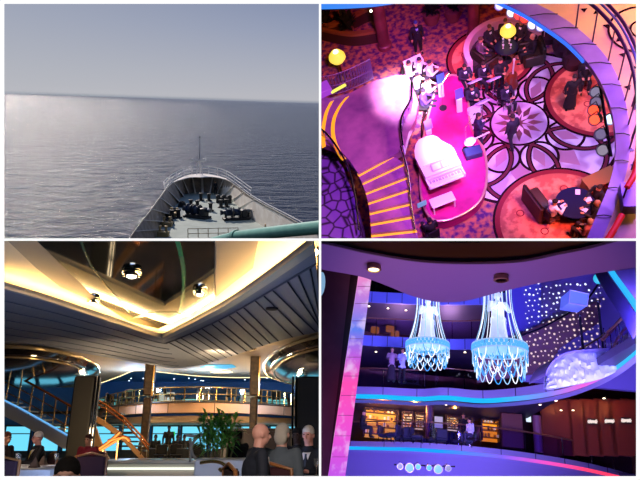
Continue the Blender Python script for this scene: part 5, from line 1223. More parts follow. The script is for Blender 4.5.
# person close to the camera, dark haired head at the lower edge, on the lower floor level
q = R.y(68, 469, 5.6)
person(R, V((q.x, 5.6, -1.93)), (.25, -1), 'sit', 'dark haired person close by, only hair and forehead showing at the bottom edge', top='#20141c', hair='#0d0b0c', skin='#e0b0a0', s=1.33)
dchair(V((q.x, 5.6, -1.93)), math.atan2(-1, .25) + PI / 2, 'chair of the close dark haired person at the bottom edge', '#2a1020')
seated(258.5, 441, 6.9, (.9, .35), 'elderly bald man in dark jacket seen from behind beside the planter', bald=True, skin='#cf9a8c', hair='#c8c4c0', top='#141c2c', shirt='#d8d4d8')
seated(281.5, 443, 7.3, (.35, .9), 'elderly woman with grey hair seen from behind in a grey wrap', skin='#c9988a', hair='#a8a49c', top='#4c5864', female=True, cl='#340e1c')
seated(309, 442, 8.6, (-.35, -.95), 'elderly man facing us in navy suit and tie at the right edge', skin='#cf9488', hair='#c4beb8', top='#101828', shirt='#dcdce4', tie='#33405c', pose='sit_table')
seated(297, 443, 10.2, (-.2, -1), 'dark haired person in black behind the elderly man', top='#0c0e14', hair='#08080a', skin='#3c2a24')
seated(238, 446, 14.5, (.5, -1), 'dark dressed person beyond the planter near the wood cabinets', top='#0c0e14', hair='#08080a', skin='#3c2a24', chair=False)
q = R.y(292, 470, 7.9)
tt = cloth_table(q.x + .1, 7.9, .8, .6, 'small table among the elderly diners at the lower right', '#cfd4dc')
tableware(tt, ((-.1, -.05, 'plate'), (.2, .1, 'glass')), 'on the right dining table')
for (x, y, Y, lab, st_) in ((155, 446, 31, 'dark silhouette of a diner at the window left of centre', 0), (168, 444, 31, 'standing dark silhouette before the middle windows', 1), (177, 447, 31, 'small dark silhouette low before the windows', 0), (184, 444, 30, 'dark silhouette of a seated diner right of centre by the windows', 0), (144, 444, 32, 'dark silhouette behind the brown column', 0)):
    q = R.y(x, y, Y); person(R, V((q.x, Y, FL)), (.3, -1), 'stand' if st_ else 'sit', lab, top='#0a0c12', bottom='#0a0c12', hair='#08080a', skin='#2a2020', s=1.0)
for (x, Y, lab) in ((150, 29, 'window table left of the middle silhouettes'), (190, 29, 'window table right of the silhouettes'), (225, 28, 'window table behind the palm')):
    q = R.y(x, 455, Y); cloth_table(q.x, Y, 1.1, 1.1, 'dark cloth ' + lab, '#20242c')
for (x, Y, lab) in ((160, 28, 'left of the window tables'), (176, 28.5, 'between the window tables'), (196, 27.5, 'close to the palm'), (234, 27, 'right of the palm'), (243, 27.2, 'nearest the right brown column')):
    q = R.y(x, 455, Y); dchair(V((q.x, Y, FL)), .3 * (x % 5), 'dark chair on the lower deck, ' + lab, '#0e1018', '#2a2018')
# cabinets right of the palm
a = R.y(240, 450, 19); mb = MB(); r = root(R, 'dark_cabinet', V((a.x, 19, FZ + .01)), 'dark wooden cabinet row behind the planter and diners', 'cabinet')
mb = MB(); mb.rbox((a.x + .7, 19.3, FZ + .75), (2.6, .5, 1.46), .02); obj(R, 'body', mb, mat('dark cabinet wood', '#20140e', .5), r)
for k in range(4): mb = MB(); mb.rbox((a.x - .25 + .64 * k, 19.03, FZ + .75), (.58, .04, 1.3), .01); obj(R, 'door', mb, mat('cabinet door wood', '#2c1c12', .4), r)
# light
def ar3(loc, col_, pw, size, tgt, sy=None): light(R, 'AREA', loc, col_, pw, size, tgt, sy=sy, name='diner_fill')
light(R, 'SPOT', (-.5, 3.4, 1.3), '#ffe8d8', 420, .3, (-.75, 7.4, -.1), 36, .6, name='diner_fill')  # unseen spots added to brighten the diners
light(R, 'SPOT', (-1.8, 3.6, .9), '#ffe4d0', 60, .2, (-2.3, 5.5, -.3), 22, .8, name='diner_fill')
light(R, 'SPOT', (-5.2, 8.2, 1.9), '#ffe0c8', 300, .3, (-5.4, 11.8, -.2), 60, .6, name='diner_fill')
light(R, 'AREA', (-3.2, 7.6, -1.1), '#98acd8', 190, 2.2, (-4.5, 12, 2.4), name='dining_fill')
light(R, 'AREA', (-1.4, 7.8, -1.1), '#98acd8', 60, 1.2, (-1.8, 12, 2.4), name='dining_fill')
light(R, 'AREA', (-4.6, 16.9, -1.0), '#ffe0b0', 260, 3, (-4.5, 24, 3), name='dining_fill')
for x, y in ((-8, 23), (-5.5, 22.4), (-3, 23)): light(R, 'POINT', (x, y, 2.7), '#ffd8a0', 170, .15, name='dining_spot_or_fill')
for x, y in ((-11, 31), (-7.5, 31), (-4, 31), (-1.5, 30)): light(R, 'POINT', (x, y, .2), '#ffdca0', 330, .1, name='dining_spot_or_fill')
for x, y in ((-10, 33), (-6, 33), (-2, 33)): light(R, 'POINT', (x, y, 2.6), '#9cc8ff', 330, .2, name='dining_spot_or_fill')
light(R, 'SPOT', (-5.2, 20.5, 2.1), '#ffd8a0', 420, .2, (-8, 22.5, 1.2), 90, .8, name='dining_spot_or_fill')  # unseen fill spot added for the left stairs and gold rails
light(R, 'SPOT', (-3, 17, 2.1), '#ffd8a0', 700, .2, (-2.5, 25, 1.2), 100, .8, name='dining_spot_or_fill')
# ================================================================== PLACE 4: the atrium with the chandeliers
T = ATRI
def tz(pts, z, n=40): return resample(curve([T.z(x, y, z) for x, y in pts], 6), n)
pur = mat('violet grey cladding', '#8a80a8', .45)
dkp = mat('dark violet ceiling', '#3a3048', .5)
# near ring soffit
ZR4 = 4.0
topc = [(300, 238), (330, 243), (370, 252), (420, 260), (470, 262), (520, 260), (560, 252), (580, 247), (605, 238)]
botc = [(300, 266), (330, 271), (362, 277), (390, 287), (412, 296), (438, 302), (465, 301), (500, 292), (540, 283), (580, 276), (612, 271), (660, 264)]
A = tz(topc, ZR4, 60); B = tz(botc, ZR4, 60); A[-1] = T.z(700, 225, ZR4) if False else A[-1]
ring = root(T, 'ring_soffit', B[30], 'broad violet ring shaped ceiling band curving across the top of the atrium', 'soffit')
A2 = tz([(300, 238), (330, 243), (370, 252), (420, 260), (470, 262), (520, 260), (560, 252), (590, 246), (640, 232), (700, 214)], ZR4, 60)
B2 = tz(botc + [(700, 258)], ZR4, 60)
mb = MB(); mb.slab(A2, B2, .35); obj(T, 'band', mb, mat('violet soffit paint', '#8272a4', .5), ring)
mb = MB(); mb.tube([p + V((0, 0, -.01)) for p in A2], .03, 6); obj(T, 'inner_trim', mb, mat('dark violet ceiling', '#3a3048'), ring)
# dark recess above it
mb = MB(); mb.prism([(p.x, p.y + .35) for p in A2] + [(10, 5), (-3, 5)], 4.6, 4.7); obj(T, 'ceiling_recess', mb, mat('dark bronze mirror', '#160a0c', .15, metal=.5, noise='#7a3410', scale=2.2, lo=.52, hi=.75), kind='structure', smooth=False)
for (x, y, on, lab) in ((374, 265.5, True, 'lit round downlight at the left of the violet ceiling band'), (501, 276, False, 'unlit dark downlight in the middle of the violet ceiling band')):
    c = T.z(x, y, ZR4 - .01); r = root(T, 'downlight', c, lab, 'downlight')
    mb = MB(); mb.lathe([(.12, 0), (.13, -.08), (.10, -.09), (.09, -.02)], c, 24); obj(T, 'housing', mb, mat('bronze can', '#8a7458' if on else '#1c1620', .35, metal=.5), r)
    mb = MB(); mb.lathe([(.09, -.07), (0, -.06)], c, 24); obj(T, 'bulb', mb, glow('downlight bulb', '#ffe8a0', 7) if on else mat('dark lens', '#0a080c', .2), r)
for (x, y, lab) in ((401, 243.5, 'amber glass lamp at the top edge left of centre'), (563, 246, 'amber glass lamp at the top edge right of centre')):
    c = T.z(x, y, 4.55); mb = MB(); mb.ball(c, (.13, .13, .05), 14); obj(T, 'amber_lamp', mb, glow('amber glass', '#d8a018', .9), label=lab, cat='lamp')
# left dark wall slab and column of light
def quad(place, pts, Y, t, name, m_, label=None, cat=None, parent=None, kind=None):
    P = [place.y(x, y, Y) for x, y in pts]; n = len(P); vs = P + [p + V((0, t, 0)) for p in P]
    mb = MB(); mb.add(vs, [tuple(range(n)), tuple(reversed(range(n, 2 * n)))] + [(i, (i + 1) % n, n + (i + 1) % n, n + i) for i in range(n)])
    return obj(place, name, mb, m_, parent, label=label, cat=cat, kind=kind, smooth=False)
quad(T, [(300, 262), (351, 270), (326, 490), (300, 490)], 14.5, .5, 'wall_pier', mat('brown violet pier', '#5a4450', .5, noise='#4a3644', scale=.8), kind='structure')
quad(T, [(351, 270), (361, 272), (331, 490), (326, 490)], 14.6, .4, 'wall_pier', mat('black pier edge', '#0a080e', .4), kind='structure')
m = bpy.data.materials.new('pink light panel'); m.use_nodes = True; nt = m.node_tree; b = nt.nodes['Principled BSDF']; N = nt.nodes.new; L = nt.links.new
tc = N('ShaderNodeTexCoord'); sp = N('ShaderNodeSeparateXYZ'); L(tc.outputs['Object'], sp.inputs[0])
r = N('ShaderNodeValToRGB'); mr = N('ShaderNodeMapRange'); mr.inputs['From Min'].default_value = 0; mr.inputs['From Max'].default_value = 5.0; L(sp.outputs['Z'], mr.inputs['Value']); L(mr.outputs[0], r.inputs['Fac'])
cr = r.color_ramp; cols = ((0, '#b050d8'), (.18, '#e850d0'), (.42, '#ff50b0'), (.55, '#c060e0'), (.68, '#5c80f0'), (.85, '#c080e0'), (1, '#ff90c0'))
ramp(cr, cols)
t = N('ShaderNodeTexNoise'); t.inputs['Scale'].default_value = 3.5; t.inputs['Detail'].default_value = 8; L(tc.outputs['Object'], t.inputs['Vector'])
mx = N('ShaderNodeMix'); mx.data_type = 'RGBA'; mr2 = N('ShaderNodeMapRange'); mr2.inputs['From Min'].default_value = .5; mr2.inputs['From Max'].default_value = .68; mr2.inputs['To Max'].default_value = .6; L(t.outputs['Fac'], mr2.inputs['Value']); L(mr2.outputs[0], mx.inputs['Factor']); L(r.outputs[0], mx.inputs['A']); mx.inputs['B'].default_value = (*lin('#f0d8ff'), 1)
L(mx.outputs['Result'], b.inputs['Emission Color']); b.inputs['Emission Strength'].default_value = 1.0; b.inputs['Base Color'].default_value = (*lin('#502060'), 1)
pk = root(T, 'light_column', T.y(337, 480, 14), 'tall leaning column of pink and blue light panels at the left', 'light column')
P = [T.y(x, y, 14) for x, y in ((361, 262), (373.5, 262), (343.5, 490), (326.5, 490))]
mb = MB(); mb.add(P + [p + V((0, .35, 0)) for p in P], [(0, 1, 2, 3), (7, 6, 5, 4), (0, 4, 5, 1), (1, 5, 6, 2), (2, 6, 7, 3), (3, 7, 4, 0)]); obj(T, 'panel', mb, m, pk, smooth=False)
for k in range(12):
    t_ = (k + .5) / 12; a = P[0].lerp(P[3], t_); b_ = P[1].lerp(P[2], t_); mb = MB(); mb.slab([a + V((0, -.012, 0)), b_ + V((0, -.012, 0))], [a + V((0, -.012, .009)), b_ + V((0, -.012, .009))], .01, (0, 1, 0)); obj(T, 'seam', mb, mat('pink seam', '#a050a0', .5), pk, smooth=False)
c = T.y(321, 284, 12); mb = MB(); mb.ball(c, (.09, .07, .28), 14); obj(T, 'wall_lamp', mb, glow('pale blue lamp', '#8ab8e0', .8), label='pale blue oval lamp cut by the left picture edge', cat='lamp')
# decks -----------------------------------------------------------------
def led(name, stops, s=2.0):
    m = bpy.data.materials.new(name); m.use_nodes = True; nt = m.node_tree; b = nt.nodes['Principled BSDF']
    tc = nt.nodes.new('ShaderNodeAttribute'); tc.attribute_name = 'run'; mr = nt.nodes.new('ShaderNodeMapRange'); r = nt.nodes.new('ShaderNodeValToRGB')
    nt.links.new(tc.outputs['Fac'], mr.inputs['Value']); mr.inputs['From Min'].default_value = stops[0][0]; mr.inputs['From Max'].default_value = stops[-1][0]
    nt.links.new(mr.outputs[0], r.inputs['Fac']); span = stops[-1][0] - stops[0][0]
    b.inputs['Base Color'].default_value = (0, 0, 0, 1); b.inputs['Specular IOR Level'].default_value = 0
    ramp(r.color_ramp, [((x - stops[0][0]) / span, c) for x, c in stops])
    nt.links.new(r.outputs[0], b.inputs['Emission Color']); b.inputs['Emission Strength'].default_value = s; return m
def deck(z, pts, h, label, ledst=None, strip=.1, depth=9, skirt=0, railh=1.0, y_led=None, fasc=pur):
    P = tz(pts, z, 50); r = root(T, 'deck_edge', P[25], label, 'balcony'); ox = P[25].x
    mb = MB(); mb.slab(P, [p + V((0, 0, -h)) for p in P], .12, (0, 1, 0)); obj(T, 'fascia', mb, fasc, r)
    for i in range(2, 50, 4): mb = MB(); mb.box(P[i] + V((0, -.01, -h / 2)), (.03, .03, h)); obj(T, 'seam', mb, mat('dark seam', '#1a1428', .5), r, smooth=False)
    if ledst:
        st_ = [(min(range(50), key=lambda i: abs(T.pix(P[i])[0] - x)) / 49, c) for x, c in ledst]
        mb = MB(); mb.slab([p + V((0, -.03, -h)) for p in P], [p + V((0, -.03, -h - strip)) for p in P], .08, (0, 1, 0)); ls = obj(T, 'light_strip', mb, led('led ' + label[:20], st_, 1.25), r); at_ = ls.data.attributes.new('run', 'FLOAT', 'POINT'); at_.data.foreach_set('value', [(i % 50) / 49 for i in range(len(ls.data.vertices))])
        mb = MB(); mb.slab([p + V((0, .35, -h - strip)) for p in P], [p + V((0, .15, -h - strip - .2)) for p in P], .05, (0, 1, 0)); obj(T, 'under_lip', mb, fasc, r)
    if skirt:
        mb = MB(); mb.slab([p + V((0, .05, -h - strip)) for p in P], [p + V((0, .9, -h - strip - skirt)) for p in P], .06, (0, 1, 0)); obj(T, 'skirt', mb, mat('violet skirt', '#8c80b8', .4), r)
    mb = MB(); mb.slab([p + V((0, .12, -.12)) for p in P], [V((p.x * 1.1, 36.9, z - .12)) for p in P], -.3); obj(T, 'floor_slab', mb, dkp, r, smooth=False)
    g = root(T, 'glass_railing', P[25] + V((0, .3, 0)), 'glass railing on the ' + label.split(',')[0].replace('curved ', ''), 'railing'); off = V((0, .14, .02))
    mb = MB(); mb.tube([p + off + V((0, 0, railh)) for p in P], .04, 8); obj(T, 'handrail', mb, mat('brown handrail', '#6a4030', .3), g)
    mb = MB(); mb.slab([p + off + V((0, 0, .02)) for p in P], [p + off + V((0, 0, railh - .06)) for p in P], .012, (0, 1, 0)); obj(T, 'glass_panel', mb, glass('violet rail glass', '#e0d8ff', .07), g)
    for p in P[1::5]: mb = MB(); mb.tube([p + off, p + off + V((0, 0, railh))], .022, 6); obj(T, 'post', mb, chr3, g)
    return P
cy = '#18a8f8'
PD = deck(4.1, [(335, 441), (345, 441), (380, 441.5), (420, 442.5), (480, 447), (530, 453), (580, 461.5), (620, 471), (660, 482)], .28, 'lowest curved deck edge, its light line turning from blue to red', ((340, cy), (440, '#1c90f8'), (500, '#7a60f0'), (540, '#e050c0'), (580, '#ff4070'), (650, '#f83040')), .17, skirt=1.6, railh=1.05)
PC = deck(6.6, [(335, 386), (352, 386.5), (380, 387), (420, 389), (445, 387.5), (480, 390.5), (510, 388.5), (540, 384.5), (570, 377), (600, 364), (625, 347), (655, 318)], .40, 'middle curved deck edge rising to the right, light line cyan and pink', ((340, cy), (500, '#20b0f8'), (545, '#7a80f0'), (580, '#e060d0'), (598, '#d070e0'), (612, '#40b0f0'), (650, '#20b8f0')), .22, railh=1.0)
PB = deck(9.1, [(335, 333), (362, 335), (400, 337), (450, 339), (490, 338), (524, 335)], .55, 'second highest deck edge, faintly lit blue, behind the chandeliers', None, railh=1.0, fasc=mat('blue lit cladding', '#6a78c8', .4))  # blue light is put into this cladding colour
PA = deck(11.5, [(335, 288), (365, 291), (400, 293), (440, 294), (500, 293), (524, 291)], .6, 'highest deck edge in blue violet light under the ceiling band', None, railh=1.0, fasc=mat('blue lit cladding', '#6a78c8', .4))
# back walls of the decks
YB = 38.5
mb = MB(); mb.slab([V((-3, YB, 3.5)), V((30, YB, 3.5))], [V((-3, YB, 14)), V((30, YB, 14))], .2, (0, 1, 0)); obj(T, 'wall_deck_back', mb, mat('dark brown panelling', '#4a2416', .5, noise='#3a1c10', scale=1), kind='structure', smooth=False)
mb = MB(); mb.slab([V((-3, 38.5, -3)), V((30, 38.5, -3))], [V((-3, 38.5, 3.4)), V((30, 38.5, 3.4))], .2, (0, 1, 0)); obj(T, 'wall_lower', mb, mat('violet wall', '#5a5090', .5), kind='structure', smooth=False)
# lit shops on the lower deck
def shop(x0, x1, y0, y1, name, label, rows, cols, colr='#e8a030', Y=35.5):
    a = T.y(x0, y1, Y); b = T.y(x1, y0, Y); a.z = max(a.z, 4.0); b.z = min(b.z, 6.1); w_ = b.x - a.x; h = b.z - a.z; r = root(T, name, V((a.x + w_ / 2, Y, a.z)), label, 'display')
    mb = MB(); mb.box((a.x + w_ / 2, Y + .45, a.z + h / 2), (w_, .06, h)); obj(T, 'back_panel', mb, glow('lit shelf back ' + colr, colr, 1.5), r, smooth=False)
    mb = MB(); 
    for xx in (a.x, b.x): mb.box((xx, Y + .2, a.z + h / 2), (.09, .5, h))
    mb.box((a.x + w_ / 2, Y + .2, b.z), (w_, .5, .09)); obj(T, 'case', mb, mat('dark shelf wood', '#3a1c0c', .5), r, smooth=False)
    rn = random.Random(x0)
    for k in range(rows):
        z = a.z + h * (k + .5) / rows; mb = MB(); mb.box((a.x + w_ / 2, Y + .2, z), (w_, .4, .035)); sh = obj(T, 'shelf', mb, mat('shelf wood', '#8a5020', .5), r, smooth=False)
        mb = MB()
        for j in range(cols):
            if rn.random() < .8: mb.k = rn.randrange(3); hh = rn.uniform(.12, .24) * min(1, h / rows / .3); mb.box((a.x + w_ * (j + .5) / cols, Y + .15, z + .02 + hh / 2), (w_ / cols * .55, .12, hh))
        if mb.v: props(obj(T, 'goods', mb, [mat('goods cream', '#f4e0b0', .5, emit='#f4e0b0', es=.35), mat('goods brown', '#8a4818', .5), mat('goods gold', '#f0a830', .5)], r, smooth=False), kind='stuff')
shop(364, 398, 406, 436, 'display_shelves', 'golden lit shop shelves at the left of the lower deck', 4, 9)
shop(402, 413, 408, 428, 'display_shelves', 'lit shelves behind the first window bay of the lower deck', 6, 4, '#e8c890')
shop(415, 425, 408, 428, 'display_shelves', 'lit shelves behind the second window bay of the lower deck', 6, 4, '#e0c088')
shop(446, 459, 409, 429, 'display_shelves', 'pale lit shelves right of the white poster', 6, 5, '#f0d8a8')
shop(461, 473, 409, 429, 'display_shelves', 'pale lit shelves behind the standing visitor on the lower deck', 6, 5, '#f0d0a0')
shop(482, 499, 408, 440, 'display_shelves', 'amber lit bar counter back left of the dark brown panel', 3, 6, '#f09018')
p0 = T.y(435, 416, 34.8); p1 = T.y(443, 428, 34.8); mb = MB(); mb.box(((p0.x + p1.x) / 2, 34.9, (p0.z + p1.z) / 2), (p1.x - p0.x, .05, p0.z - p1.z)); obj(T, 'poster', mb, glow('white lilac poster', '#b8b0e0', .8), label='plain pale poster between the lit shop windows', cat='poster', smooth=False)
for (x0, x1, y0, y1, colr, lab) in ((426, 434, 404, 446, '#4a2c50', 'round violet brown pillar left of the pale poster'), (503, 522, 404, 447, '#6a3830', 'wide brown panel right of the amber bar'), (536, 541, 404, 452, '#7a4658', 'narrow round pillar right of the dark doorway')):
    a = T.y(x0, y1, 33.2); b = T.y(x1, y0, 33.2); a.z = max(a.z, 4.0); b.z = min(b.z, 6.16); w_ = b.x - a.x; mb = MB(); cx = (a.x + b.x) / 2
    if 'panel' in lab: mb.rbox((cx, 33.4, (a.z + b.z) / 2), (w_, .3, b.z - a.z), .03)
    else: mb.lathe([(w_ / 2 * 1.1, 0), (w_ / 2, .1), (w_ / 2, b.z - a.z)], (cx, 33.4, a.z), 24)
    obj(T, 'wall_panel' if 'panel' in lab else 'pillar', mb, mat('pillar ' + colr, colr, .45), label=lab, cat='panel' if 'panel' in lab else 'pillar')
p = T.y(528.5, 418.5, 34.5); mb = MB(); mb.rbox(p, (.28, .05, .38), .02); obj(T, 'bright_screen', mb, glow('white screen', '#d8e8ff', 1.2), label='small bright screen in the dark doorway right of the brown panel', cat='screen')
# red panelled wall on the right with three looped white signs
for k in range(7):
    x0 = 544 + 14 * k; a = T.y(x0, 455, 34.2); b = T.y(x0 + 12.5, 400, 34.2); a.z = max(a.z, 4.0)
    mb = MB(); mb.rbox(((a.x + b.x) / 2, 34.3, (a.z + b.z) / 2), (b.x - a.x, .12, b.z - a.z), .02); obj(T, 'wall_panel', mb, mat('red brown panel', '#6a2c18', .4), label='upright red brown wall panel on the right of the lower deck', cat='panel', group='red brown wall panels')
def squig(x0, x1, y, lab, rnd):
    r = root(T, 'lit_sign', T.y((x0 + x1) / 2, y, 34), lab, 'sign')
    pts = []; n = 9
    for i in range(n * 4):
        t_ = i / (n * 4 - 1); x = x0 + (x1 - x0) * t_ + 1.0 * math.sin(t_ * n * 2 * PI); yy = y + 1.9 * math.cos(t_ * n * 2 * PI) * (.6 + .4 * rnd.random()); pts.append(T.y(x, yy, 34))
    mb = MB(); mb.tube(pts, .028, 5); obj(T, 'looped_line', mb, glow('white sign', '#e8d8d0', 1.1), r)
    mb = MB(); mb.rbox(T.y((x0 + x1) / 2, y, 34.12), ((x1 - x0) / 600 * 36, .04, .34), .01); obj(T, 'back_plate', mb, mat('dark plate', '#2a1410', .5), r, smooth=False)
rn = random.Random(3)
squig(588, 597, 421.5, 'looped white lit sign, left one of three on the red wall', rn); squig(605, 614, 421, 'looped white lit sign, middle one of three on the red wall', rn); squig(621.5, 631, 420.5, 'looped white lit sign, right one of three on the red wall', rn)
# downlights under decks
rn = random.Random(9); k = 0
for (z, pts) in ((6.05, ((370, 402.5), (387, 403), (401, 403.5), (415, 404), (430, 404), (446, 404.5), (462, 405), (500, 405), (518, 402.5), (540, 404.5), (561, 410), (573, 410), (556, 400.5), (604, 398))), (8.5, ((376, 351.5), (392, 352.5), (405, 353), (420, 353.5), (434, 354), (465, 352), (476, 357))), (10.85, ((369, 306), (388, 308), (406, 310), (420, 309)))):
    for x, y in pts:
        c = T.z(x, y, z - .02)
        if c.y > 36.5: c = T.y(x, y, 36)
        mb = MB(); mb.lathe([(.055, 0), (.06, -.03), (0, -.035)], c, 10); obj(T, 'small_downlight', mb, glow('tiny warm downlight', '#ffe4c0', 5), label='tiny warm downlight under a deck of the atrium', cat='downlight', group='tiny downlights under the decks')
# chairs, tables, visitors on the lower deck
proto4 = None; rn = random.Random(21); n4 = 0
for x in range(385, 470, 8):
    loc = V((T.y(x, 440, 32.2 + (x % 3) * .5).x, 32.2 + (x % 3) * .5, 4.0)); rz = rn.uniform(0, 6)
    if proto4 is None:
        proto4 = root(T, 'lounge_chair', loc, 'dark lounge chair behind the glass railing of the lowest deck', 'chair', 'dark lounge chairs of the lower deck', rz=rz, world_parts=False); m_ = mat('dark blue lounge fabric', '#1c1a38', .7)
        mb = MB(); mb.rbox((0, 0, .3), (.6, .6, .2), .05); obj(T, 'seat', mb, m_, proto4)
        mb = MB(); mb.rbox((0, .28, .55), (.6, .12, .5), .05); obj(T, 'backrest', mb, m_, proto4)
        for xx in (-.25, .25):
            for yy in (-.25, .25): mb = MB(); mb.tube([(xx, yy, 0), (xx, yy, .2)], .02, 6); obj(T, 'leg', mb, chr3, proto4)
    else: copy_tree(proto4, T, loc, rz)
def stander(px_, py_, Y, z, face, pose, lab, **k):
    q = T.y(px_, py_, Y); person(T, V((q.x, Y, z)), face, pose, lab, **k)
stander(363, 420, 31.8, 4.0, (1, -.3), 'sit', 'dark seated visitor at the left end of the lowest deck', top='#0c0a14', bottom='#0c0a14')
stander(463.5, 420, 32.5, 4.0, (-.3, -1), 'stand', 'dark standing visitor in front of the pale shelves', top='#140c18', bottom='#100a14')
stander(470, 430, 31.2, 4.0, (-1, -.5), 'sit', 'visitor in a pale top seated right of the standing visitor', top='#c8c0e0', bottom='#302848')
stander(391.5, 370, 29.9, 6.5, (0, -1), 'stand_rail', 'visitor in rose top leaning on the middle railing beside the striped shirt', top='#a08098', bottom='#241828', female=True, skin='#c08878')
stander(402, 370, 29.9, 6.5, (.2, -1), 'stand_rail', 'visitor in a white and blue striped shirt at the middle railing', top='#a8b0e0', bottom='#0c0a14')
# chandeliers -----------------------------------------------------------------
ice = glow('ice blue beads', '#9fd0ff', 1.15); ice2 = glow('deep blue beads', '#3c9cf4', 1.3); whiteg = glow('white lit crystal', '#e8ecff', 1.6)
def chandelier(cx, ytop, yring, ybot, rx, Y, label):
    c = T.y(cx, yring, Y); px_m = (T.y(cx + 1, yring, Y) - c).length; R_ = rx * px_m; top_z = T.y(cx, ytop, Y).z; bz = T.y(cx, ybot, Y).z
    r = root(T, 'chandelier', V((c.x, c.y, top_z)), label, 'chandelier')
    rt = R_ * .58
    mb = MB(); mb.lathe([(rt, 0), (rt * 1.05, .06), (rt * .95, .12), (rt * .9, .0)], (c.x, c.y, top_z), 32); obj(T, 'crown_ring', mb, mat('chrome', '#d0d0d0'), r)
    mb = MB(); mb.tube([(c.x, c.y, top_z + .05), (c.x, c.y, top_z + .9)], .03, 8); obj(T, 'suspension_rod', mb, chr3, r)
    for i in range(18):
        a = 2 * PI * (i + .5) / 18; P = []
        for k in range(9):
            t_ = k / 8; rr = rt * (1 - .12 * math.sin(t_ * PI) ) + (R_ - rt) * t_ ** 2.6; P.append((c.x + rr * math.cos(a), c.y + rr * math.sin(a), top_z + (c.z - top_z) * t_))
        mb = MB(); mb.tube(P, .010, 5); obj(T, 'bead_strand', mb, whiteg if i % 2 else ice, r)
    h = R_ * .13
    mb = MB()
    for i in range(34):
        for zz in (-.5, .5): a = 2 * PI * (i + zz * .5) / 34; mb.ball((c.x + R_ * math.cos(a), c.y + R_ * math.sin(a), c.z + zz * h), h * .62, 8)
    obj(T, 'ring_beads', mb, glow('cyan beads', '#58b0f8', 1.1), r)
    mb = MB(); mb.ring(c + V((0, 0, h * 1.05)), R_ * .95, R_ * 1.05, .02, 48); mb.ring(c + V((0, 0, -h * 1.2)), R_ * .95, R_ * 1.05, .02, 48); obj(T, 'ring_trim', mb, glow('pale blue trim', '#a8c8ff', .9), r)
    mb = MB(); mb.lathe([(0, -.0), (R_ * .95, -.0), (R_ * .95, .02), (0, .02)], c, 40); obj(T, 'ring_floor', mb, mat('frosted plate', '#b8c8f0', .4, emit='#7aa8e8', es=.5), r)
    n = 16; H2 = c.z - h - bz
    for row in range(3):
        for i in range(n):
            a0 = 2 * PI * (i + .5 * (row % 2)) / n; a1 = a0 + 2 * PI / n; P = []; rr = R_ * (1.02 - .07 * row)
            for k in range(11):
                t_ = k / 10; a = a0 + (a1 - a0) * t_; z = c.z - h - H2 * (.0 + .26 * row) - H2 * .48 * math.sin(PI * t_) ** .6; P.append((c.x + rr * math.cos(a), c.y + rr * math.sin(a), z))
            mb = MB(); mb.tube(P, .014, 5); obj(T, 'bead_loop', mb, (whiteg, ice, ice2)[(i + row) % 3], r)
    # figure standing inside
    ms = body_meshes('stand_pray', True); f = bpy.data.objects.new('statue', None); sc = (top_z - c.z) * .74 / 1.75
    f.matrix_local = Matrix.Translation((0, 0, c.z - top_z + .03)) @ Matrix.Diagonal((sc * 1.25, sc, sc, 1)); link(f, T, r)
    gm = mat('glowing white statue', '#d8e0ff', .5, emit='#d0dcff', es=.6)
    for nm, i in (('body', 0), ('robe', 1), ('gown', 2), ('hood', 3)):
        o = bpy.data.objects.new(nm, ms[i]); link(o, T, f); 
        if not o.data.materials: o.data.materials.append(None)
        o.material_slots[0].link = 'OBJECT'; o.material_slots[0].material = gm
    light(T, 'POINT', (c.x, c.y - R_ * .7, c.z + 1.2), '#c8d8ff', 12, .1, name='chandelier_lamp')
    light(T, 'POINT', (c.x, c.y, bz - .4), '#60a8ff', 60, .2, name='chandelier_lamp')
chandelier(427.5, 284, 346, 366.5, 20.5, 18.5, 'left smaller chandelier with white statue inside a ring of blue beads')
chandelier(499.5, 276, 349, 379, 25.5, 16.5, 'right larger chandelier with white statue inside a ring of blue beads')
# projected-star wall and ramp on the right ---------------------------------------
m = bpy.data.materials.new('violet wall behind star dots'); m.use_nodes = True; nt = m.node_tree; b = nt.nodes['Principled BSDF']; N = nt.nodes.new; L = nt.links.new
b.inputs['Base Color'].default_value = (*lin('#6a5ca0'), 1); b.inputs['Roughness'].default_value = .6
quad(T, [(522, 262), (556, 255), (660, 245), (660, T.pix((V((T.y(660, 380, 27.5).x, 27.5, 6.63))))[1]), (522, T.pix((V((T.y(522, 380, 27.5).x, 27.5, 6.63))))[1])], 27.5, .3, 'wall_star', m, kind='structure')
quad(T, [(506, 270), (541, 268), (541, 330), (506, 346)], 27.2, .15, 'wall_blue_panel', mat('darker blue wall panel', '#4a48a0', .5), kind='structure')
quad(T, [(478, 354), (545, 322), (600, 300), (600, 322), (560, 348), (545, 372), (478, 382)], 26.9, .2, 'sloping_ramp', mat('brown violet ramp', '#5a3848', .6), label='brown violet ramp side sloping up behind the right chandelier', cat='ramp')
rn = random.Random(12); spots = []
dotm = glow('projected star dot', '#dfe4ff', 1.6); dotw = glow('warm projected star dot', '#ecd0c8', 1.1)  # projected spots of light modelled as small glowing discs
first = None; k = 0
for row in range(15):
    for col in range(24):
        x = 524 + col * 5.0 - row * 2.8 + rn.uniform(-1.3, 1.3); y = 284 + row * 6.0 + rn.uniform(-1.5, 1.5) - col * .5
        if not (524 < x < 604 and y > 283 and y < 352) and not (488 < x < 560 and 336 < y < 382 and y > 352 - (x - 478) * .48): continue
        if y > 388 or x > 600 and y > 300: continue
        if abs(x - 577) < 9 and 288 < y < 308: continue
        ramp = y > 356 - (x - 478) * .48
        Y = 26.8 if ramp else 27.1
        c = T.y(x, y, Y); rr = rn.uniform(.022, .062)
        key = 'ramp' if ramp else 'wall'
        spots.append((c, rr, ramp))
src = {}
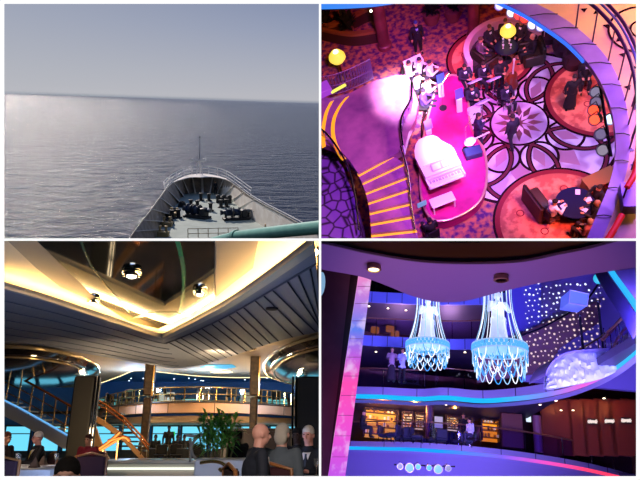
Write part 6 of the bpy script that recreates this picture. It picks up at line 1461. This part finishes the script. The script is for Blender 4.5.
for c, rr, ramp in spots[:290]:
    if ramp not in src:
        mb = MB(); mb.lathe([(1, 0), (.9, -.3), (0, -.35)], (0, 0, 0), 10, M=Matrix.Rotation(-PI / 2, 3, 'X')); o = obj(T, 'star_dot', mb, dotw if ramp else dotm, base=(0, 0, 0), label='small round projected star dot on the ' + ('brown ramp side' if ramp else 'violet wall'), cat='lamp', group='projected star dots on the ' + ('ramp' if ramp else 'violet wall')); src[ramp] = o
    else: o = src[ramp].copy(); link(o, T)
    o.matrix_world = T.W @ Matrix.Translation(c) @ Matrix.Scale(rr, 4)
# rising dark handrail, posts, glass cube
rl4 = root(T, 'ramp_handrail', T.y(540, 320, 26.4), 'dark handrail rising along the starry wall', 'handrail')
mb = MB(); mb.tube(curve([T.y(x, y, 26.4) for x, y in ((478, 352), (520, 336), (545, 326), (575, 309), (590, 296), (603, 276))], 6), .05, 8); obj(T, 'rail', mb, mat('near black rail', '#0c0a18', .3), rl4)
qb = root(T, 'glass_booth', T.y(577, 306, 24), 'tilted blue lit glass booth below the cyan light edge', 'booth')
P = [T.y(x, y, 24) for x, y in ((570, 290), (589, 294), (587, 306), (569, 303))]; mb = MB(); mb.add(P + [p + V((.1, 1.2, .1)) for p in P], [(0, 1, 2, 3), (7, 6, 5, 4), (0, 4, 5, 1), (1, 5, 6, 2), (2, 6, 7, 3), (3, 7, 4, 0)]); obj(T, 'body', mb, mat('blue frosted glass', '#7890f0', .3, emit='#5a74e8', es=.45), qb, smooth=False)
mb = MB(); mb.tube(P, .03, 6, closed=True); obj(T, 'frame', mb, mat('pale violet frame', '#c0b8f0', .3), qb)
# upper right deck with cyan light edge
E = resample(curve([T.y(x, y, Y) for x, y, Y in ((606, 264, 20), (612, 274, 19), (622, 288, 18), (634, 305, 17), (648, 328, 16))], 6), 24)
ur = root(T, 'upper_deck_edge', E[10], 'upper deck edge with bright cyan light line at the right', 'balcony')
mb = MB(); mb.slab(E, [p + V((.16, 0, .02)) for p in E], .12, (0, 1, 0)); obj(T, 'light_strip', mb, glow('cyan light line', '#28b0f4', 1.15), ur)
mb = MB(); mb.slab([p + V((.16, .02, .0)) for p in E], [p + V((2.6, .6, .9)) for p in E], .2, (0, 1, 0)); obj(T, 'soffit', mb, mat('violet soffit paint', '#8272a4'), ur)
mb = MB(); mb.slab([p + V((-.05, .1, 0)) for p in E], [p + V((-.25, .3, -.25)) for p in E], .1, (0, 1, 0)); obj(T, 'lower_lip', mb, mat('dark violet lip', '#40386c', .4), ur)
p = T.y(598, 279, 23); mb = MB(); mb.ball(p, (.2, .15, .22), 12); obj(T, 'cyan_lamp', mb, glow('cyan lamp', '#30c0e8', 1.0), label='blurry cyan lamp at the top of the rising handrail', cat='lamp')
# white relief landing
ZW = 0
topw = [(546, 376), (551, 366), (560, 358), (575, 353), (600, 351), (622, 349), (640, 334), (655, 318)]; botw = [(546, 388), (556, 388), (572, 385), (592, 381), (608, 376), (622, 368), (640, 353), (655, 338)]
A = resample(curve([T.y(x, y, 22.5) for x, y in topw], 6), 60); B = resample(curve([T.y(x, y, 22.0) for x, y in botw], 6), 60)
wl_ = root(T, 'relief_landing', B[30], 'white landing front with swirling relief under the brown railing', 'landing')
mb = MB(); nn = 10; rn = random.Random(2)
G = []
for j in range(nn + 1):
    for i in range(60):
        p = A[i].lerp(B[i], j / nn); d_ = .10 * (1 if 0 < j < nn else 0) * math.sin(i * .9 + 2.2 * math.sin(j * .8)) * math.cos(j * .9 + math.sin(i * .5)); G.append(p + V((0, -abs(d_) * 1.4, 0)))
mb.add(G, [(j * 60 + i, j * 60 + i + 1, (j + 1) * 60 + i + 1, (j + 1) * 60 + i) for j in range(nn) for i in range(59)]); mb.slab([p + V((0, .1, 0)) for p in A], [p + V((0, .1, 0)) for p in B], .12, (0, 1, 0))
obj(T, 'relief_front', mb, mat('white plaster relief', '#c4cce8', .4), wl_)
mb = MB(); mb.slab([p + V((0, 0, .0)) for p in A], [p + V((0, 1.8, 0.05)) for p in A], .1); obj(T, 'landing_floor', mb, pur, wl_)
gr = root(T, 'curved_railing', A[30], 'brown curved railing with glass on the white relief landing', 'railing')
mb = MB(); mb.tube(curve([T.y(x, y, 22.4) for x, y in ((602, 340), (612, 330), (622, 318), (630, 312), (640, 300))], 6), .07, 8); mb.tube(curve([T.y(x, y, 22.4) for x, y in ((612, 350), (618, 338), (626, 328), (634, 324), (646, 316))], 6), .05, 8); obj(T, 'handrail', mb, mat('brown handrail', '#6a4030'), gr)
for x, y0, y1, Y in ((583.5, 352, 316, 23), (603.5, 350, 302, 23)): a = T.y(x, y0, Y); b_ = T.y(x, y1, Y); mb = MB(); mb.tube([a, V((a.x, a.y, b_.z))], .05, 8); mb.ball((a.x, a.y, b_.z), .07, 8); obj(T, 'post', mb, mat('near black rail', '#0c0a18'), gr)
for x in range(606, 640, 6): a = T.y(x, 349 - max(0, x - 622) * .8, 22.6); mb = MB(); mb.tube([a, a + V((.0, 0, .85))], .022, 6); obj(T, 'baluster', mb, chr3, gr)
# stage lights on the lowest skirt
lb = root(T, 'light_bar', T.y(425, 470, 28.5), 'thin pipe carrying blue stage lights below the lowest deck', 'pipe')
mb = MB(); mb.tube([T.y(394, 464.5, 28.5), T.y(455, 466.5, 28.5)], .035, 8); obj(T, 'pipe', mb, blk, lb)
for (x, y, rr, colr, s_, lab) in ((400, 465, .14, '#c0c8e0', .5, 'dim pale stage light at the left end of the bar'), (409.5, 466.5, .2, '#5c94ff', 2.0, 'bright blue white stage light, left large one'), (418, 465.5, .13, '#4098ff', 2.0, 'small blue stage light left of the bar middle'), (429, 466.5, .13, '#3090ff', 2.0, 'small blue stage light right of the bar middle'), (438, 468, .2, '#5c94ff', 2.0, 'bright blue white stage light, right large one'), (448, 467, .14, '#c0c8e0', .5, 'dim pale stage light at the right end of the bar')):
    p = T.y(x, y + 1.2, 28.1); M = Matrix.Rotation(PI / 2 + .2, 3, 'X'); t = root(T, 'stage_light', p, lab, 'stage light', 'stage lights below the lowest deck')
    mb = MB(); mb.lathe([(rr * .6, -.3), (rr, -.2), (rr, .05), (rr * .9, .05), (rr * .85, .0)], p, 16, M=M); obj(T, 'housing', mb, mat('silver lamp can', '#b8b0c8'), t)
    mb = MB(); mb.lathe([(0, .03), (rr * .85, .02)], p, 16, M=M); obj(T, 'lens', mb, glow('lens4 ' + colr, colr, s_), t)
    mb = MB(); mb.tube([p + V((-rr, 0, 0)), p + V((0, .3, .22)), p + V((rr, 0, 0))], .015, 6); obj(T, 'yoke', mb, blk, t)
# light
def l4(px_, py_, dep, tgt, col_, pw, size): light(T, 'AREA', at(T, px_, py_, dep), col_, pw, size, tgt, name='atrium_fill')  # unseen area lights added to fill the atrium
l4(480, 520, 8.6, at(T, 480, 285, 9.5), '#a878d8', 170, 2.2)
light(T, 'SPOT', at(T, 480, 520, 7), '#ff9848', 220, .2, T.z(480, 252, 4.6), 70, .6, name='atrium_fill')  # unseen warm uplight added for orange patches on the recess
l4(360, 520, 12, at(T, 340, 350, 14), '#b080c0', 160, 2)
l4(400, 520, 20, at(T, 400, 330, 29), '#7868f0', 1500, 4)
l4(430, 520, 18, at(T, 420, 440, 29), '#9880e0', 1300, 4)
l4(680, 330, 17, at(T, 570, 300, 27), '#8070ff', 2600, 3)
l4(560, 520, 17, at(T, 560, 440, 29), '#9878d8', 1000, 3)
l4(600, 520, 16, at(T, 600, 360, 22), '#b0c0ff', 700, 1.5)
for x, y, Y, c_, pw in ((381, 408, 33.5, '#ffa030', 170), (415, 408, 33.5, '#ffb050', 120), (455, 408, 33.5, '#ffb050', 140), (490, 408, 33.5, '#ff9020', 190), (570, 402, 33, '#ff9050', 26), (600, 402, 33, '#ff9050', 30), (625, 402, 33, '#ff9050', 30)):
    q = T.y(x, y, Y); light(T, 'POINT', q, c_, pw, .08, name='deck_lamp_bag_or_fill')
for x, y, Y in ((400, 352, 34), (380, 308, 34), (450, 352, 34)):
    q = T.y(x, y, Y); light(T, 'POINT', q, '#b488c8', 520, .1, name='deck_lamp_bag_or_fill')  # ambient points added to brighten the deck walls
for x, y in ((375, 330), (390, 329), (395, 334)):
    q = T.y(x, y, 35); mb = MB(); mb.rbox(q, (.5, .2, .4), .05); obj(T, 'amber_display', mb, glow('amber display', '#c87818', .7), label='small amber lit display on the second highest deck', cat='display', group='amber displays on the high deck')
finish()
